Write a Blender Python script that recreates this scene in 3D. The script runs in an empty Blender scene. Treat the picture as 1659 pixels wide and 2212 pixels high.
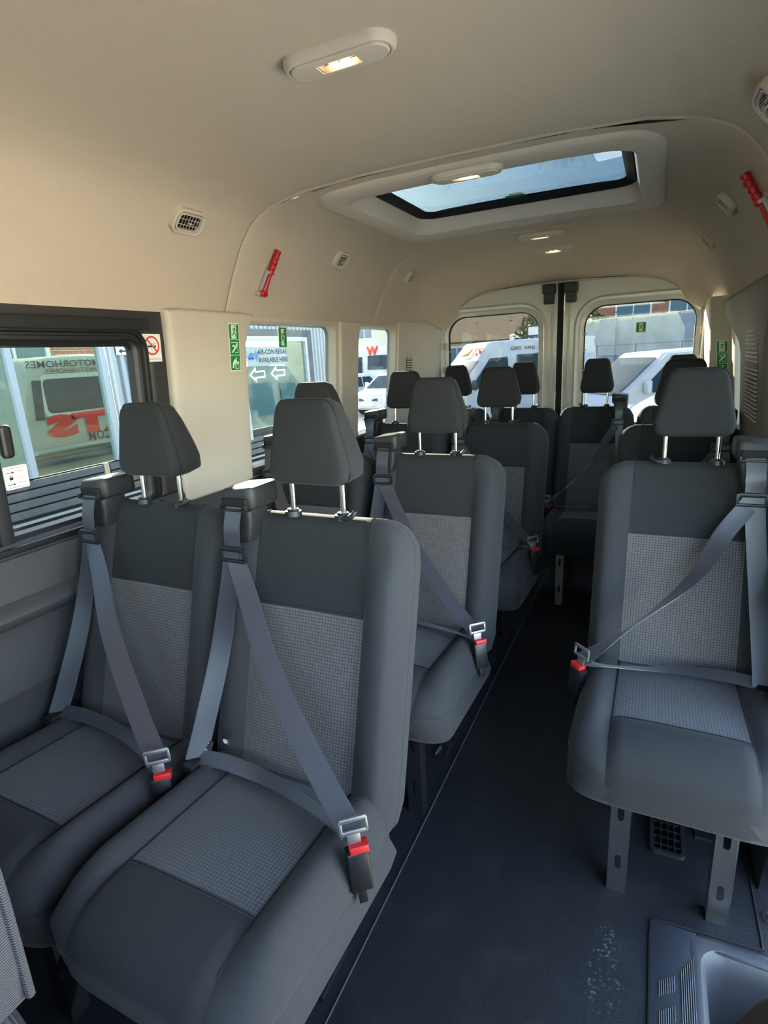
import bpy, bmesh, math, random
from math import sin, cos, pi, radians, sqrt, exp
from mathutils import Vector, Matrix
random.seed(7)
SC = bpy.context.scene
COL = SC.collection

# ------------------------------------------------------------------ camera
YAW, PITCH, ROLL, FPX = 0.45817, 0.27256, -0.05863, 1197.78
_f = Vector((-sin(YAW) * cos(PITCH), cos(YAW) * cos(PITCH), -sin(PITCH)))
_r = _f.cross(Vector((0, 0, 1))).normalized()
_u = _r.cross(_f)
_r2 = _r * cos(ROLL) + _u * sin(ROLL)
_u2 = -_r * sin(ROLL) + _u * cos(ROLL)
cd = bpy.data.cameras.new('camera')
cam = bpy.data.objects.new('camera', cd)
COL.objects.link(cam)
cd.sensor_fit = 'HORIZONTAL'
cd.sensor_width = 36.0
cd.lens = FPX / 1659 * 36
cd.clip_start = 0.02
cd.clip_end = 300
cam.matrix_world = Matrix(((_r2.x, _u2.x, -_f.x, 0.56389), (_r2.y, _u2.y, -_f.y, -1.00597), (_r2.z, _u2.z, -_f.z, 1.35586), (0, 0, 0, 1)))
SC.camera = cam

# ------------------------------------------------------------------ sky, sun, exposure
SUN_EL, SUN_AZ = radians(17), radians(125)      # azimuth counted from +X towards +Y (rear left)
w = bpy.data.worlds.new('sky')
SC.world = w
w.use_nodes = True
nt = w.node_tree
nt.nodes.clear()
o_ = nt.nodes.new('ShaderNodeOutputWorld')
bg = nt.nodes.new('ShaderNodeBackground')
sk = nt.nodes.new('ShaderNodeTexSky')
sk.sky_type = 'NISHITA'
sk.sun_disc = False
sk.sun_elevation = SUN_EL
sk.sun_rotation = pi / 2 - SUN_AZ
tc = nt.nodes.new('ShaderNodeTexCoord')
mp = nt.nodes.new('ShaderNodeMapping')
mp.inputs['Scale'].default_value = (1.0, 1.0, 2.2)
nz = nt.nodes.new('ShaderNodeTexNoise')
nz.inputs['Scale'].default_value = 2.6
nz.inputs['Detail'].default_value = 7
nz.inputs['Roughness'].default_value = 0.6
rmp = nt.nodes.new('ShaderNodeValToRGB')
rmp.color_ramp.elements[0].position = 0.50
rmp.color_ramp.elements[0].color = (0, 0, 0, 1)
rmp.color_ramp.elements[1].position = 0.78
rmp.color_ramp.elements[1].color = (0.92, 0.92, 0.92, 1)
mx = nt.nodes.new('ShaderNodeMixRGB')
mx.inputs[2].default_value = (3.6, 3.8, 4.1, 1)
L = nt.links.new
L(tc.outputs['Generated'], mp.inputs['Vector'])
L(mp.outputs[0], nz.inputs['Vector'])
L(nz.outputs['Fac'], rmp.inputs[0])
L(rmp.outputs[0], mx.inputs[0])
L(sk.outputs[0], mx.inputs[1])
L(mx.outputs[0], bg.inputs[0])
bg.inputs[1].default_value = 0.30
L(bg.outputs[0], o_.inputs[0])
sd = bpy.data.lights.new('sun', 'SUN')
sd.energy = 12.0
sd.angle = radians(0.6)
sd.color = (1.0, 0.88, 0.66)
sun = bpy.data.objects.new('sun', sd)
COL.objects.link(sun)
_sd = Vector((cos(SUN_EL) * cos(SUN_AZ), cos(SUN_EL) * sin(SUN_AZ), sin(SUN_EL)))
sun.rotation_euler = _sd.to_track_quat('Z', 'Y').to_euler()
sun.location = (-6, 6, 12)
vs = SC.view_settings
vs.view_transform = 'Standard'
vs.look = 'None'
vs.gamma = 1.0
vs.exposure = 3.35
try:
    vs.use_curve_mapping = False
except Exception:
    pass
cy = SC.cycles
cy.max_bounces = 10
cy.diffuse_bounces = 6
cy.transparent_max_bounces = 16
cy.sample_clamp_indirect = 6
cy.caustics_reflective = False
cy.caustics_refractive = False


# ------------------------------------------------------------------ helpers
def ss(a, b, x):
    t = min(1, max(0, (x - a) / (b - a)))
    return t * t * (3 - 2 * t)


MATS = {}


def mat(name, col, rough=0.6, metal=0.0, spec=0.5, bump=0.0, bscale=300.0, var=0.0, vscale=40.0, sheen=0.0, coat=0.0, emit=None):
    if name in MATS:
        return MATS[name]
    m = bpy.data.materials.new(name)
    m.use_nodes = True
    t = m.node_tree
    p = t.nodes['Principled BSDF']
    p.inputs['Base Color'].default_value = (*col, 1)
    p.inputs['Roughness'].default_value = rough
    p.inputs['Metallic'].default_value = metal
    p.inputs['Specular IOR Level'].default_value = spec
    if sheen:
        p.inputs['Sheen Weight'].default_value = sheen
        p.inputs['Sheen Roughness'].default_value = 0.4
    if coat:
        p.inputs['Coat Weight'].default_value = coat
        p.inputs['Coat Roughness'].default_value = 0.08
    if emit:
        p.inputs['Emission Color'].default_value = (*emit[0], 1)
        p.inputs['Emission Strength'].default_value = emit[1]
    if bump or var:
        g = t.nodes.new('ShaderNodeTexCoord')
    if bump:
        n = t.nodes.new('ShaderNodeTexNoise')
        n.inputs['Scale'].default_value = bscale
        n.inputs['Detail'].default_value = 2
        b = t.nodes.new('ShaderNodeBump')
        b.inputs['Strength'].default_value = bump
        b.inputs['Distance'].default_value = 0.002
        t.links.new(g.outputs['Object'], n.inputs['Vector'])
        t.links.new(n.outputs['Fac'], b.inputs['Height'])
        t.links.new(b.outputs[0], p.inputs['Normal'])
    if var:
        n2 = t.nodes.new('ShaderNodeTexNoise')
        n2.inputs['Scale'].default_value = vscale
        n2.inputs['Detail'].default_value = 4
        hs = t.nodes.new('ShaderNodeMapRange')
        hs.inputs['From Min'].default_value = 0.3
        hs.inputs['From Max'].default_value = 0.7
        hs.inputs['To Min'].default_value = 1 - var
        hs.inputs['To Max'].default_value = 1 + var
        mm = t.nodes.new('ShaderNodeVectorMath')
        mm.operation = 'SCALE'
        mm.inputs[0].default_value = col
        t.links.new(g.outputs['Object'], n2.inputs['Vector'])
        t.links.new(n2.outputs['Fac'], hs.inputs['Value'])
        t.links.new(hs.outputs[0], mm.inputs['Scale'])
        t.links.new(mm.outputs[0], p.inputs['Base Color'])
    MATS[name] = m
    return m


def glass(name, tint, gloss=1.0):
    if name in MATS:
        return MATS[name]
    m = bpy.data.materials.new(name)
    m.use_nodes = True
    t = m.node_tree
    t.nodes.clear()
    out = t.nodes.new('ShaderNodeOutputMaterial')
    tr = t.nodes.new('ShaderNodeBsdfTransparent')
    tr.inputs[0].default_value = (*tint, 1)
    gl = t.nodes.new('ShaderNodeBsdfGlossy')
    gl.inputs['Roughness'].default_value = 0.02
    fr = t.nodes.new('ShaderNodeFresnel')
    ge = t.nodes.new('ShaderNodeNewGeometry')
    io = t.nodes.new('ShaderNodeMapRange')      # same reflectance from both faces of the pane
    io.inputs['To Min'].default_value = 1.45
    io.inputs['To Max'].default_value = 1 / 1.45
    t.links.new(ge.outputs['Backfacing'], io.inputs['Value'])
    t.links.new(io.outputs[0], fr.inputs[0])
    ml = t.nodes.new('ShaderNodeMath')
    ml.operation = 'MULTIPLY'
    ml.inputs[1].default_value = gloss
    mxs = t.nodes.new('ShaderNodeMixShader')
    t.links.new(fr.outputs[0], ml.inputs[0])
    t.links.new(ml.outputs[0], mxs.inputs[0])
    t.links.new(tr.outputs[0], mxs.inputs[1])
    t.links.new(gl.outputs[0], mxs.inputs[2])
    t.links.new(mxs.outputs[0], out.inputs[0])
    MATS[name] = m
    return m


def woven(name, c1, c2, axis):
    """cloth woven in small rectangular cells; axis picks the plane of the panel in seat space"""
    m = bpy.data.materials.new(name)
    m.use_nodes = True
    t = m.node_tree
    p = t.nodes['Principled BSDF']
    p.inputs['Roughness'].default_value = 0.85
    p.inputs['Sheen Weight'].default_value = 0.15
    g = t.nodes.new('ShaderNodeTexCoord')
    sp = t.nodes.new('ShaderNodeSeparateXYZ')
    cb = t.nodes.new('ShaderNodeCombineXYZ')
    t.links.new(g.outputs['Object'], sp.inputs[0])
    t.links.new(sp.outputs['X'], cb.inputs['X'])
    t.links.new(sp.outputs['Z' if axis == 'z' else 'Y'], cb.inputs['Y'])
    br = t.nodes.new('ShaderNodeTexBrick')
    br.offset = 0.0
    br.offset_frequency = 2
    br.inputs['Scale'].default_value = 1.0
    br.inputs['Brick Width'].default_value = 0.0075
    br.inputs['Row Height'].default_value = 0.0070
    br.inputs['Mortar Size'].default_value = 0.0010
    br.inputs['Mortar Smooth'].default_value = 0.6
    br.inputs['Color1'].default_value = (*c1, 1)
    br.inputs['Color2'].default_value = (*[c * 0.86 for c in c1], 1)
    br.inputs['Mortar'].default_value = (*c2, 1)
    t.links.new(cb.outputs[0], br.inputs['Vector'])
    t.links.new(br.outputs['Color'], p.inputs['Base Color'])
    b = t.nodes.new('ShaderNodeBump')
    b.invert = True
    b.inputs['Strength'].default_value = 0.6
    b.inputs['Distance'].default_value = 0.0012
    t.links.new(br.outputs['Fac'], b.inputs['Height'])
    t.links.new(b.outputs[0], p.inputs['Normal'])
    MATS[name] = m
    return m


def mesh(name, v, f, smooth=True, ang=38):
    me = bpy.data.meshes.new(name)
    me.from_pydata([tuple(q) for q in v], [], f)
    me.update()
    bm = bmesh.new()
    bm.from_mesh(me)
    bmesh.ops.recalc_face_normals(bm, faces=bm.faces)
    bm.to_mesh(me)
    bm.free()
    if smooth:
        me.polygons.foreach_set('use_smooth', [True] * len(me.polygons))
        me.set_sharp_from_angle(angle=radians(ang))
    return me


def link(name, me, m=None, parent=None, **kw):
    o = bpy.data.objects.new(name, me)
    COL.objects.link(o)
    if m is not None and me is not None:
        if len(me.materials) == 0:
            me.materials.append(m)
        elif me.materials[0] is not m:
            o.material_slots[0].link = 'OBJECT'
            o.material_slots[0].material = m
    if parent:
        o.parent = parent
    for k, val in kw.items():
        o[k] = val
    return o


def obj(name, vf, m, parent=None, smooth=True, ang=38, **kw):
    return link(name, mesh(name, vf[0], vf[1], smooth, ang), m, parent, **kw)


def thing(name, label, cat, loc=(0, 0, 0), rz=0, group=None, scale=(1, 1, 1)):
    o = bpy.data.objects.new(name, None)
    COL.objects.link(o)
    o.location = loc
    o.rotation_euler = (0, 0, rz)
    o.scale = scale
    o['label'] = label
    o['category'] = cat
    if group:
        o['group'] = group
    return o


def join(*parts):
    V, F = [], []
    for v, f in parts:
        b = len(V)
        V += [Vector(q) for q in v]
        F += [tuple(i + b for i in q) for q in f]
    return V, F


def xf(vf, fn):
    return [Vector(fn(q)) for q in vf[0]], vf[1]


def place(vf, o, vx, vy, vn=None):
    o, vx, vy = Vector(o), Vector(vx).normalized(), Vector(vy).normalized()
    vn = vx.cross(vy) if vn is None else Vector(vn).normalized()
    return [o + vx * q[0] + vy * q[1] + vn * q[2] for q in vf[0]], vf[1]


def lin(a, b, n):
    return [a + (b - a) * i / (n - 1) for i in range(n)]


def breaks(a, b, step, seams=(), g=0.007):
    """grid lines from a to b, dense beside each seam"""
    pts = {round(a, 5), round(b, 5)}
    for s in seams:
        pts |= {round(s - g, 5), round(s - g * .45, 5), round(s, 5), round(s + g * .45, 5), round(s + g, 5)}
    ks = sorted(pts)
    out = [ks[0]]
    for k in ks[1:]:
        n = max(1, int((k - out[-1]) / step + 0.5))
        a0 = out[-1]
        out += [a0 + (k - a0) * (i + 1) / n for i in range(n)]
    return out


def pad(xs, ys, d0, d1, R, fil, nf=4, filb=None, mids=(), back=True):
    """closed cushion: front cap (rounded rectangle on grid xs*ys) at depth d1, filleted edge, side, rear cap at d0.
    R: corner radius or (x0y0, x1y0, x1y1, x0y1). returns verts, faces, tags"""
    filb = fil if filb is None else filb
    if not isinstance(R, tuple):
        R = (R,) * 4
    x0, x1, y0, y1 = xs[0], xs[-1], ys[0], ys[-1]
    nx, ny = len(xs), len(ys)

    def capmap(f_):
        P, N = [], []
        sx, sy = (x1 - x0 - 2 * f_) / (x1 - x0), (y1 - y0 - 2 * f_) / (y1 - y0)
        for y in ys:
            for x in xs:
                px = min(max(x, x0 + f_), x1 - f_) if 0 else x0 + f_ + (x - x0) * sx
                py = y0 + f_ + (y - y0) * sy
                ci = (0 if px < (x0 + x1) / 2 else 1) if py < (y0 + y1) / 2 else (3 if px < (x0 + x1) / 2 else 2)
                r = max(R[ci] - f_, 0.0005)
                cx = x0 + f_ + r if ci in (0, 3) else x1 - f_ - r
                cyy = y0 + f_ + r if ci in (0, 1) else y1 - f_ - r
                qx = min(0, px - cx) if ci in (0, 3) else max(0, px - cx)
                qy = min(0, py - cyy) if ci in (0, 1) else max(0, py - cyy)
                if abs(qx) > 1e-9 and abs(qy) > 1e-9:
                    mlen, ln = max(abs(qx), abs(qy)), sqrt(qx * qx + qy * qy)
                    k = mlen / ln
                    P.append((cx + qx * k, cyy + qy * k))
                    N.append((qx / ln, qy / ln))
                else:
                    P.append((px, py))
                    n_ = [0.0, 0.0]
                    if x == xs[0]:
                        n_[0] = -1
                    elif x == xs[-1]:
                        n_[0] = 1
                    elif y == ys[0]:
                        n_[1] = -1
                    elif y == ys[-1]:
                        n_[1] = 1
                    N.append(tuple(n_))
        return P, N
    border = [(i, 0) for i in range(nx)] + [(nx - 1, j) for j in range(1, ny)] + [(i, ny - 1) for i in range(nx - 2, -1, -1)] + [(0, j) for j in range(ny - 2, 0, -1)]
    V, F, T = [], [], []
    P, N = capmap(fil)
    for p in P:
        V.append((p[0], p[1], d1))
    for j in range(ny - 1):
        for i in range(nx - 1):
            F.append((j * nx + i, j * nx + i + 1, (j + 1) * nx + i + 1, (j + 1) * nx + i))
            T.append('cap')
    prev = [j * nx + i for i, j in border]
    nb = len(border)

    def ring(pts, tag):
        nonlocal prev
        b = len(V)
        V.extend(pts)
        cur = list(range(b, b + nb))
        for k in range(nb):
            k2 = (k + 1) % nb
            F.append((prev[k], prev[k2], cur[k2], cur[k]))
            T.append(tag)
        prev = cur
    bi = [j * nx + i for i, j in border]
    for k in range(1, nf + 1):
        a = pi / 2 * k / nf
        ring([(P[i][0] + N[i][0] * fil * sin(a), P[i][1] + N[i][1] * fil * sin(a), d1 - fil * (1 - cos(a))) for i in bi], 'f%d' % k)
    out = [(P[i][0] + N[i][0] * fil, P[i][1] + N[i][1] * fil) for i in bi]
    for mi, (dm, ins) in enumerate(mids):
        ring([(o[0] - N[i][0] * ins, o[1] - N[i][1] * ins, dm) for o, i in zip(out, bi)], 'm%d' % mi)
    P2, N2 = capmap(filb)
    for k in range(0, nf + 1):
        a = pi / 2 * k / nf
        ring([(P2[i][0] + N2[i][0] * filb * cos(a), P2[i][1] + N2[i][1] * filb * cos(a), d0 + filb * (1 - sin(a))) for i in bi], 'b%d' % k)
    if back:
        b = len(V)
        idx = {}
        for kk, (i, j) in enumerate(border):
            idx[(i, j)] = prev[kk]
        for j in range(1, ny - 1):
            for i in range(1, nx - 1):
                idx[(i, j)] = len(V)
                V.append((*P2[j * nx + i], d0))
        for j in range(ny - 1):
            for i in range(nx - 1):
                F.append((idx[(i, j)], idx[(i, j + 1)], idx[(i + 1, j + 1)], idx[(i + 1, j)]))
                T.append('back')
    return V, F, T


def rbox(c, s, r=0.004, R=None, nf=2):
    """bevelled block centred at c"""
    R = r if R is None else R
    n = 2 if R <= r * 1.01 else 8
    xs, ys = lin(-s[0] / 2, s[0] / 2, n), lin(-s[1] / 2, s[1] / 2, n)
    if n == 8:
        def brk(h):
            e = min(R, h * .98)
            return [-h, -h + e * .3, -h + e * .65, -h + e, h - e, h - e * .65, h - e * .3, h] if e < h * .97 else lin(-h, h, 8)
        xs, ys = brk(s[0] / 2), brk(s[1] / 2)
    v, f, _ = pad(xs, ys, -s[2] / 2, s[2] / 2, R, r, nf)
    return [Vector(q) + Vector(c) for q in v], f


def box(x0, x1, y0, y1, z0, z1):
    v = [Vector((x, y, z)) for z in (z0, z1) for y in (y0, y1) for x in (x0, x1)]
    return v, [(0, 1, 3, 2), (4, 6, 7, 5), (0, 4, 5, 1), (2, 3, 7, 6), (0, 2, 6, 4), (1, 5, 7, 3)]


def cyl(p0, p1, r0, r1=None, n=12, caps=True):
    r1 = r0 if r1 is None else r1
    p0, p1 = Vector(p0), Vector(p1)
    d = (p1 - p0).normalized()
    a = d.orthogonal().normalized()
    b = d.cross(a)
    V = [p0 + (a * cos(2 * pi * k / n) + b * sin(2 * pi * k / n)) * r0 for k in range(n)] + [p1 + (a * cos(2 * pi * k / n) + b * sin(2 * pi * k / n)) * r1 for k in range(n)]
    F = [(k, (k + 1) % n, n + (k + 1) % n, n + k) for k in range(n)]
    if caps:
        F += [tuple(range(n - 1, -1, -1)), tuple(range(n, 2 * n))]
    return V, F


def tube(pts, r, n=8):
    V, F = [], []
    pts = [Vector(p) for p in pts]
    ref = None
    for i, p in enumerate(pts):
        d = (pts[min(i + 1, len(pts) - 1)] - pts[max(i - 1, 0)]).normalized()
        if ref is None:
            ref = d.orthogonal().normalized()
        ref = (ref - d * ref.dot(d)).normalized()
        b = d.cross(ref)
        rr = r[i] if isinstance(r, (list, tuple)) else r
        V += [p + (ref * cos(2 * pi * k / n) + b * sin(2 * pi * k / n)) * rr for k in range(n)]
    for i in range(len(pts) - 1):
        for k in range(n):
            k2 = (k + 1) % n
            F.append((i * n + k, i * n + k2, (i + 1) * n + k2, (i + 1) * n + k))
    F += [tuple(range(n - 1, -1, -1)), tuple(range((len(pts) - 1) * n, len(pts) * n))]
    return V, F


def catmull(pts, m=8):
    pts = [Vector(p) for p in pts]
    out = []
    for i in range(len(pts) - 1):
        p0, p1, p2, p3 = pts[max(i - 1, 0)], pts[i], pts[i + 1], pts[min(i + 2, len(pts) - 1)]
        for k in range(m):
            t = k / m
            out.append(0.5 * ((2 * p1) + (p2 - p0) * t + (2 * p0 - 5 * p1 + 4 * p2 - p3) * t * t + (3 * p1 - p0 - 3 * p2 + p3) * t ** 3))
    out.append(pts[-1])
    return out


def ribbon(pts, wd, width, th=0.0016, m=8):
    """belt webbing: pts and width directions, both interpolated"""
    P = catmull(pts, m)
    D = catmull(wd, m)
    V, F = [], []
    for i, p in enumerate(P):
        t = (P[min(i + 1, len(P) - 1)] - P[max(i - 1, 0)]).normalized()
        d = D[i] - t * D[i].dot(t)
        d.normalize()
        n = t.cross(d)
        h = width / 2
        # three shallow ribs across the width
        prof = [(-1, 0), (-.72, .5), (-.4, .1), (0, .55), (.4, .1), (.72, .5), (1, 0)]
        for a, q in prof:
            V.append(p + d * h * a + n * (th / 2 + th * .5 * q))
        for a, q in reversed(prof):
            V.append(p + d * h * a - n * th / 2)
    k = 14
    for i in range(len(P) - 1):
        for j in range(k):
            j2 = (j + 1) % k
            F.append((i * k + j, i * k + j2, (i + 1) * k + j2, (i + 1) * k + j))
    F += [tuple(range(k)), tuple(range((len(P) - 1) * k, len(P) * k))]
    return V, F


def rrect(cx, cy_, hx, hy, R, n=6, m=4):
    """rounded rectangle loop with m subdivisions on each straight"""
    out = []
    c = [(cx + hx - R, cy_ - hy + R, -pi / 2), (cx + hx - R, cy_ + hy - R, 0), (cx - hx + R, cy_ + hy - R, pi / 2), (cx - hx + R, cy_ - hy + R, pi)]
    for q in range(4):
        x, y, a0 = c[q]
        arc = [(x + R * cos(a0 + pi / 2 * k / n), y + R * sin(a0 + pi / 2 * k / n)) for k in range(n + 1)]
        out += arc
        x2, y2, b0 = c[(q + 1) % 4]
        e = (x2 + R * cos(b0), y2 + R * sin(b0))
        s = arc[-1]
        out += [(s[0] + (e[0] - s[0]) * k / m, s[1] + (e[1] - s[1]) * k / m) for k in range(1, m)]
    return out


def loops(rings, closed_end=False):
    """quads between successive loops of equal length (3D points)"""
    n = len(rings[0])
    V, F = [], []
    for r in rings:
        V += [Vector(q) for q in r]
    for i in range(len(rings) - 1):
        for k in range(n):
            k2 = (k + 1) % n
            F.append((i * n + k, i * n + k2, (i + 1) * n + k2, (i + 1) * n + k))
    if closed_end:
        F.append(tuple(range((len(rings) - 1) * n, len(rings) * n)))
    return V, F


def prism(poly, d0, d1):
    n = len(poly)
    V = [Vector((p[0], p[1], d0)) for p in poly] + [Vector((p[0], p[1], d1)) for p in poly]
    F = [tuple(range(n - 1, -1, -1)), tuple(range(n, 2 * n))] + [(k, (k + 1) % n, n + (k + 1) % n, n + k) for k in range(n)]
    return V, F


def frame(cx, cy_, hx, hy, R, wd, d0, d1, n=6, m=3):
    """flat ring of width wd around a rounded opening"""
    o = rrect(cx, cy_, hx + wd, hy + wd, R + wd, n, m)
    i = rrect(cx, cy_, hx, hy, R, n, m)
    return loops([[(*q, d0) for q in i], [(*q, d1) for q in i], [(*q, d1) for q in o], [(*q, d0) for q in o], [(*q, d0) for q in i]])


def grid(fn, us, vs_):
    V = [Vector(fn(u, v)) for v in vs_ for u in us]
    n = len(us)
    F = [(j * n + i, j * n + i + 1, (j + 1) * n + i + 1, (j + 1) * n + i) for j in range(len(vs_) - 1) for i in range(n - 1)]
    return V, F


def slab(vf, n, th):
    """give an open sheet a thickness along n"""
    V, F = vf
    n = Vector(n) * th
    N = len(V)
    E = {}
    for f in F:
        for a, b in zip(f, f[1:] + f[:1]):
            k = (min(a, b), max(a, b))
            E[k] = E.get(k, 0) + 1
    V2 = list(V) + [Vector(q) + n for q in V]
    F2 = list(F) + [tuple(i + N for i in reversed(f)) for f in F]
    F2 += [(a, b, b + N, a + N) for (a, b), c in E.items() if c == 1]
    return V2, F2


_TXT = {}


def textvf(s, size, align='CENTER', bold=0.0):
    """lettering with the built-in font as verts, faces in the xy plane"""
    k = (s, size, align, bold)
    if k not in _TXT:
        c = bpy.data.curves.new('lettering', 'FONT')
        c.body = s
        c.size = size
        c.align_x = align
        c.align_y = 'CENTER'
        c.offset = bold
        c.resolution_u = 2
        o = bpy.data.objects.new('lettering', c)
        COL.objects.link(o)
        dg = bpy.context.evaluated_depsgraph_get()
        me = bpy.data.meshes.new_from_object(o.evaluated_get(dg))
        _TXT[k] = ([v.co.copy() for v in me.vertices], [tuple(p.vertices) for p in me.polygons])
        bpy.data.objects.remove(o)
        bpy.data.meshes.remove(me)
    return _TXT[k]


def split(V, F, T, cls):
    """group the faces of one skin into several meshes"""
    out = {}
    for f, t in zip(F, T):
        c = [sum(V[i][k] for i in f) / len(f) for k in range(3)]
        out.setdefault(cls(c, t), []).append(f)
    return out


def sub(V, faces):
    mp_, vv, ff = {}, [], []
    for f in faces:
        q = []
        for i in f:
            if i not in mp_:
                mp_[i] = len(vv)
                vv.append(V[i])
            q.append(mp_[i])
        ff.append(tuple(q))
    return vv, ff


# ------------------------------------------------------------------ materials
CLOTH = mat('seat_cloth', (0.036, 0.0365, 0.039), 0.88, spec=0.25, bump=0.35, bscale=900, var=0.10, vscale=260, sheen=0.08)
CLOTHB = mat('seat_cloth_shaded', (0.025, 0.0255, 0.027), 0.88, spec=0.25, bump=0.35, bscale=900, var=0.10, vscale=260, sheen=0.06)  # seat cloth made darker; shade on the panels is put into the colour
WOVZ = woven('woven_back_cloth', (0.128, 0.117, 0.113), (0.038, 0.036, 0.037), 'z')
WOVY = woven('woven_cushion_cloth', (0.078, 0.076, 0.080), (0.025, 0.025, 0.028), 'y')
BLACK = mat('black_plastic', (0.010, 0.010, 0.011), 0.42, spec=0.5)
BLACKM = mat('black_moulded_plastic', (0.018, 0.018, 0.020), 0.5, spec=0.45, bump=0.1, bscale=700)
SOFTBLACK = mat('black_rubber', (0.008, 0.008, 0.008), 0.7, spec=0.3)
GLOSSB = mat('black_gloss_metal', (0.012, 0.012, 0.014), 0.22, spec=0.6)
WEB = mat('belt_webbing', (0.040, 0.041, 0.054), 0.32, spec=0.7, bump=0.15, bscale=1200, sheen=0.3)
CHROME = mat('chrome', (0.82, 0.83, 0.82), 0.16, 1.0)
STEEL = mat('bright_steel', (0.45, 0.46, 0.46), 0.30, 1.0)
RED = mat('red_plastic', (0.42, 0.006, 0.009), 0.38)
REDB = mat('red_button', (0.52, 0.016, 0.016), 0.45)
HEAD = mat('beige_headliner', (0.53, 0.45, 0.355), 0.92, spec=0.15, bump=0.5, bscale=420, var=0.03, vscale=300)
TRIMB = mat('beige_plastic_trim', (0.55, 0.485, 0.405), 0.62, spec=0.35, bump=0.08, bscale=600)
TRIMG = mat('grey_lower_trim', (0.054, 0.052, 0.055), 0.55, spec=0.4, bump=0.12, bscale=700)
BODYP = mat('silver_body_paint', (0.60, 0.585, 0.545), 0.34, spec=0.5, coat=0.4)
WHITE = mat('white_print', (0.80, 0.80, 0.78), 0.6)
GREEN = mat('green_print', (0.0, 0.22, 0.075), 0.55)
CREAM = mat('pale_green_print', (0.72, 0.82, 0.55), 0.55)
REDP = mat('red_print', (0.60, 0.05, 0.03), 0.8, spec=0.02)
BLK = mat('black_print', (0.02, 0.02, 0.02), 0.6)
LENS = glass('clear_lens', (0.95, 0.93, 0.9))
BULB = mat('lit_bulb', (1, 0.9, 0.75), 0.5, emit=((1.0, 0.78, 0.50), 4.0))
REFL = mat('lamp_reflector', (0.55, 0.47, 0.42), 0.35, 0.5)
GLZ = glass('side_glass', (0.53, 0.565, 0.56))
GLB = glass('rear_glass', (0.35, 0.375, 0.385))
GLR = glass('sunroof_glass', (0.125, 0.16, 0.185))


def floor_mat():
    m = mat('dark_vinyl_floor', (0.0125, 0.0135, 0.0165), 0.58, spec=0.3, bump=0.55, bscale=330)
    t = m.node_tree
    p = t.nodes['Principled BSDF']
    g = t.nodes.new('ShaderNodeTexCoord')
    # dusty shoe print: speckled pale scuffs in a shoe-sized oval with a clean heel bar
    mp1 = t.nodes.new('ShaderNodeMapping')
    mp1.inputs['Location'].default_value = (-0.545 / 0.05, -0.01 / 0.135, 0)
    mp1.inputs['Scale'].default_value = (1 / 0.05, 1 / 0.135, 0.0)
    ln = t.nodes.new('ShaderNodeVectorMath')
    ln.operation = 'LENGTH'
    mr = t.nodes.new('ShaderNodeMapRange')
    mr.inputs['From Min'].default_value = 1.0
    mr.inputs['From Max'].default_value = 0.6
    vo = t.nodes.new('ShaderNodeTexVoronoi')
    vo.inputs['Scale'].default_value = 110
    mr2 = t.nodes.new('ShaderNodeMapRange')
    mr2.inputs['From Min'].default_value = 0.45
    mr2.inputs['From Max'].default_value = 0.15
    nz1 = t.nodes.new('ShaderNodeTexNoise')
    nz1.inputs['Scale'].default_value = 26
    mr3 = t.nodes.new('ShaderNodeMapRange')
    mr3.inputs['From Min'].default_value = 0.42
    mr3.inputs['From Max'].default_value = 0.62
    m1 = t.nodes.new('ShaderNodeMath')
    m1.operation = 'MULTIPLY'
    m2 = t.nodes.new('ShaderNodeMath')
    m2.operation = 'MULTIPLY'
    m3 = t.nodes.new('ShaderNodeMath')
    m3.operation = 'MULTIPLY'
    m3.inputs[1].default_value = 0.55
    # general fine dust
    nz2 = t.nodes.new('ShaderNodeTexNoise')
    nz2.inputs['Scale'].default_value = 9
    nz2.inputs['Detail'].default_value = 6
    mr4 = t.nodes.new('ShaderNodeMapRange')
    mr4.inputs['From Min'].default_value = 0.52
    mr4.inputs['From Max'].default_value = 0.8
    mr4.inputs['To Max'].default_value = 0.06
    ad = t.nodes.new('ShaderNodeMath')
    ad.operation = 'MAXIMUM'
    mix = t.nodes.new('ShaderNodeMixRGB')
    mix.inputs[1].default_value = (0.0125, 0.0135, 0.0165, 1)
    mix.inputs[2].default_value = (0.17, 0.18, 0.19, 1)
    k = t.links.new
    k(g.outputs['Object'], mp1.inputs[0])
    k(mp1.outputs[0], ln.inputs[0])
    k(ln.outputs['Value'], mr.inputs['Value'])
    k(g.outputs['Object'], vo.inputs['Vector'])
    k(vo.outputs['Distance'], mr2.inputs['Value'])
    k(g.outputs['Object'], nz1.inputs['Vector'])
    k(nz1.outputs['Fac'], mr3.inputs['Value'])
    k(mr.outputs[0], m1.inputs[0])
    k(mr2.outputs[0], m1.inputs[1])
    k(m1.outputs[0], m2.inputs[0])
    k(mr3.outputs[0], m2.inputs[1])
    k(m2.outputs[0], m3.inputs[0])
    k(g.outputs['Object'], nz2.inputs['Vector'])
    k(nz2.outputs['Fac'], mr4.inputs['Value'])
    k(m3.outputs[0], ad.inputs[0])
    k(mr4.outputs[0], ad.inputs[1])
    k(ad.outputs[0], mix.inputs[0])
    k(mix.outputs[0], p.inputs['Base Color'])
    return m


FLOOR = floor_mat()

# ------------------------------------------------------------------ body profile
PX = [0, .3, .5, .6, .66, .70, .735, .765, .80, .835, .862, .868]
PZ = [1.89, 1.888, 1.878, 1.86, 1.838, 1.815, 1.78, 1.74, 1.68, 1.61, 1.55, 1.532]


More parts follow.
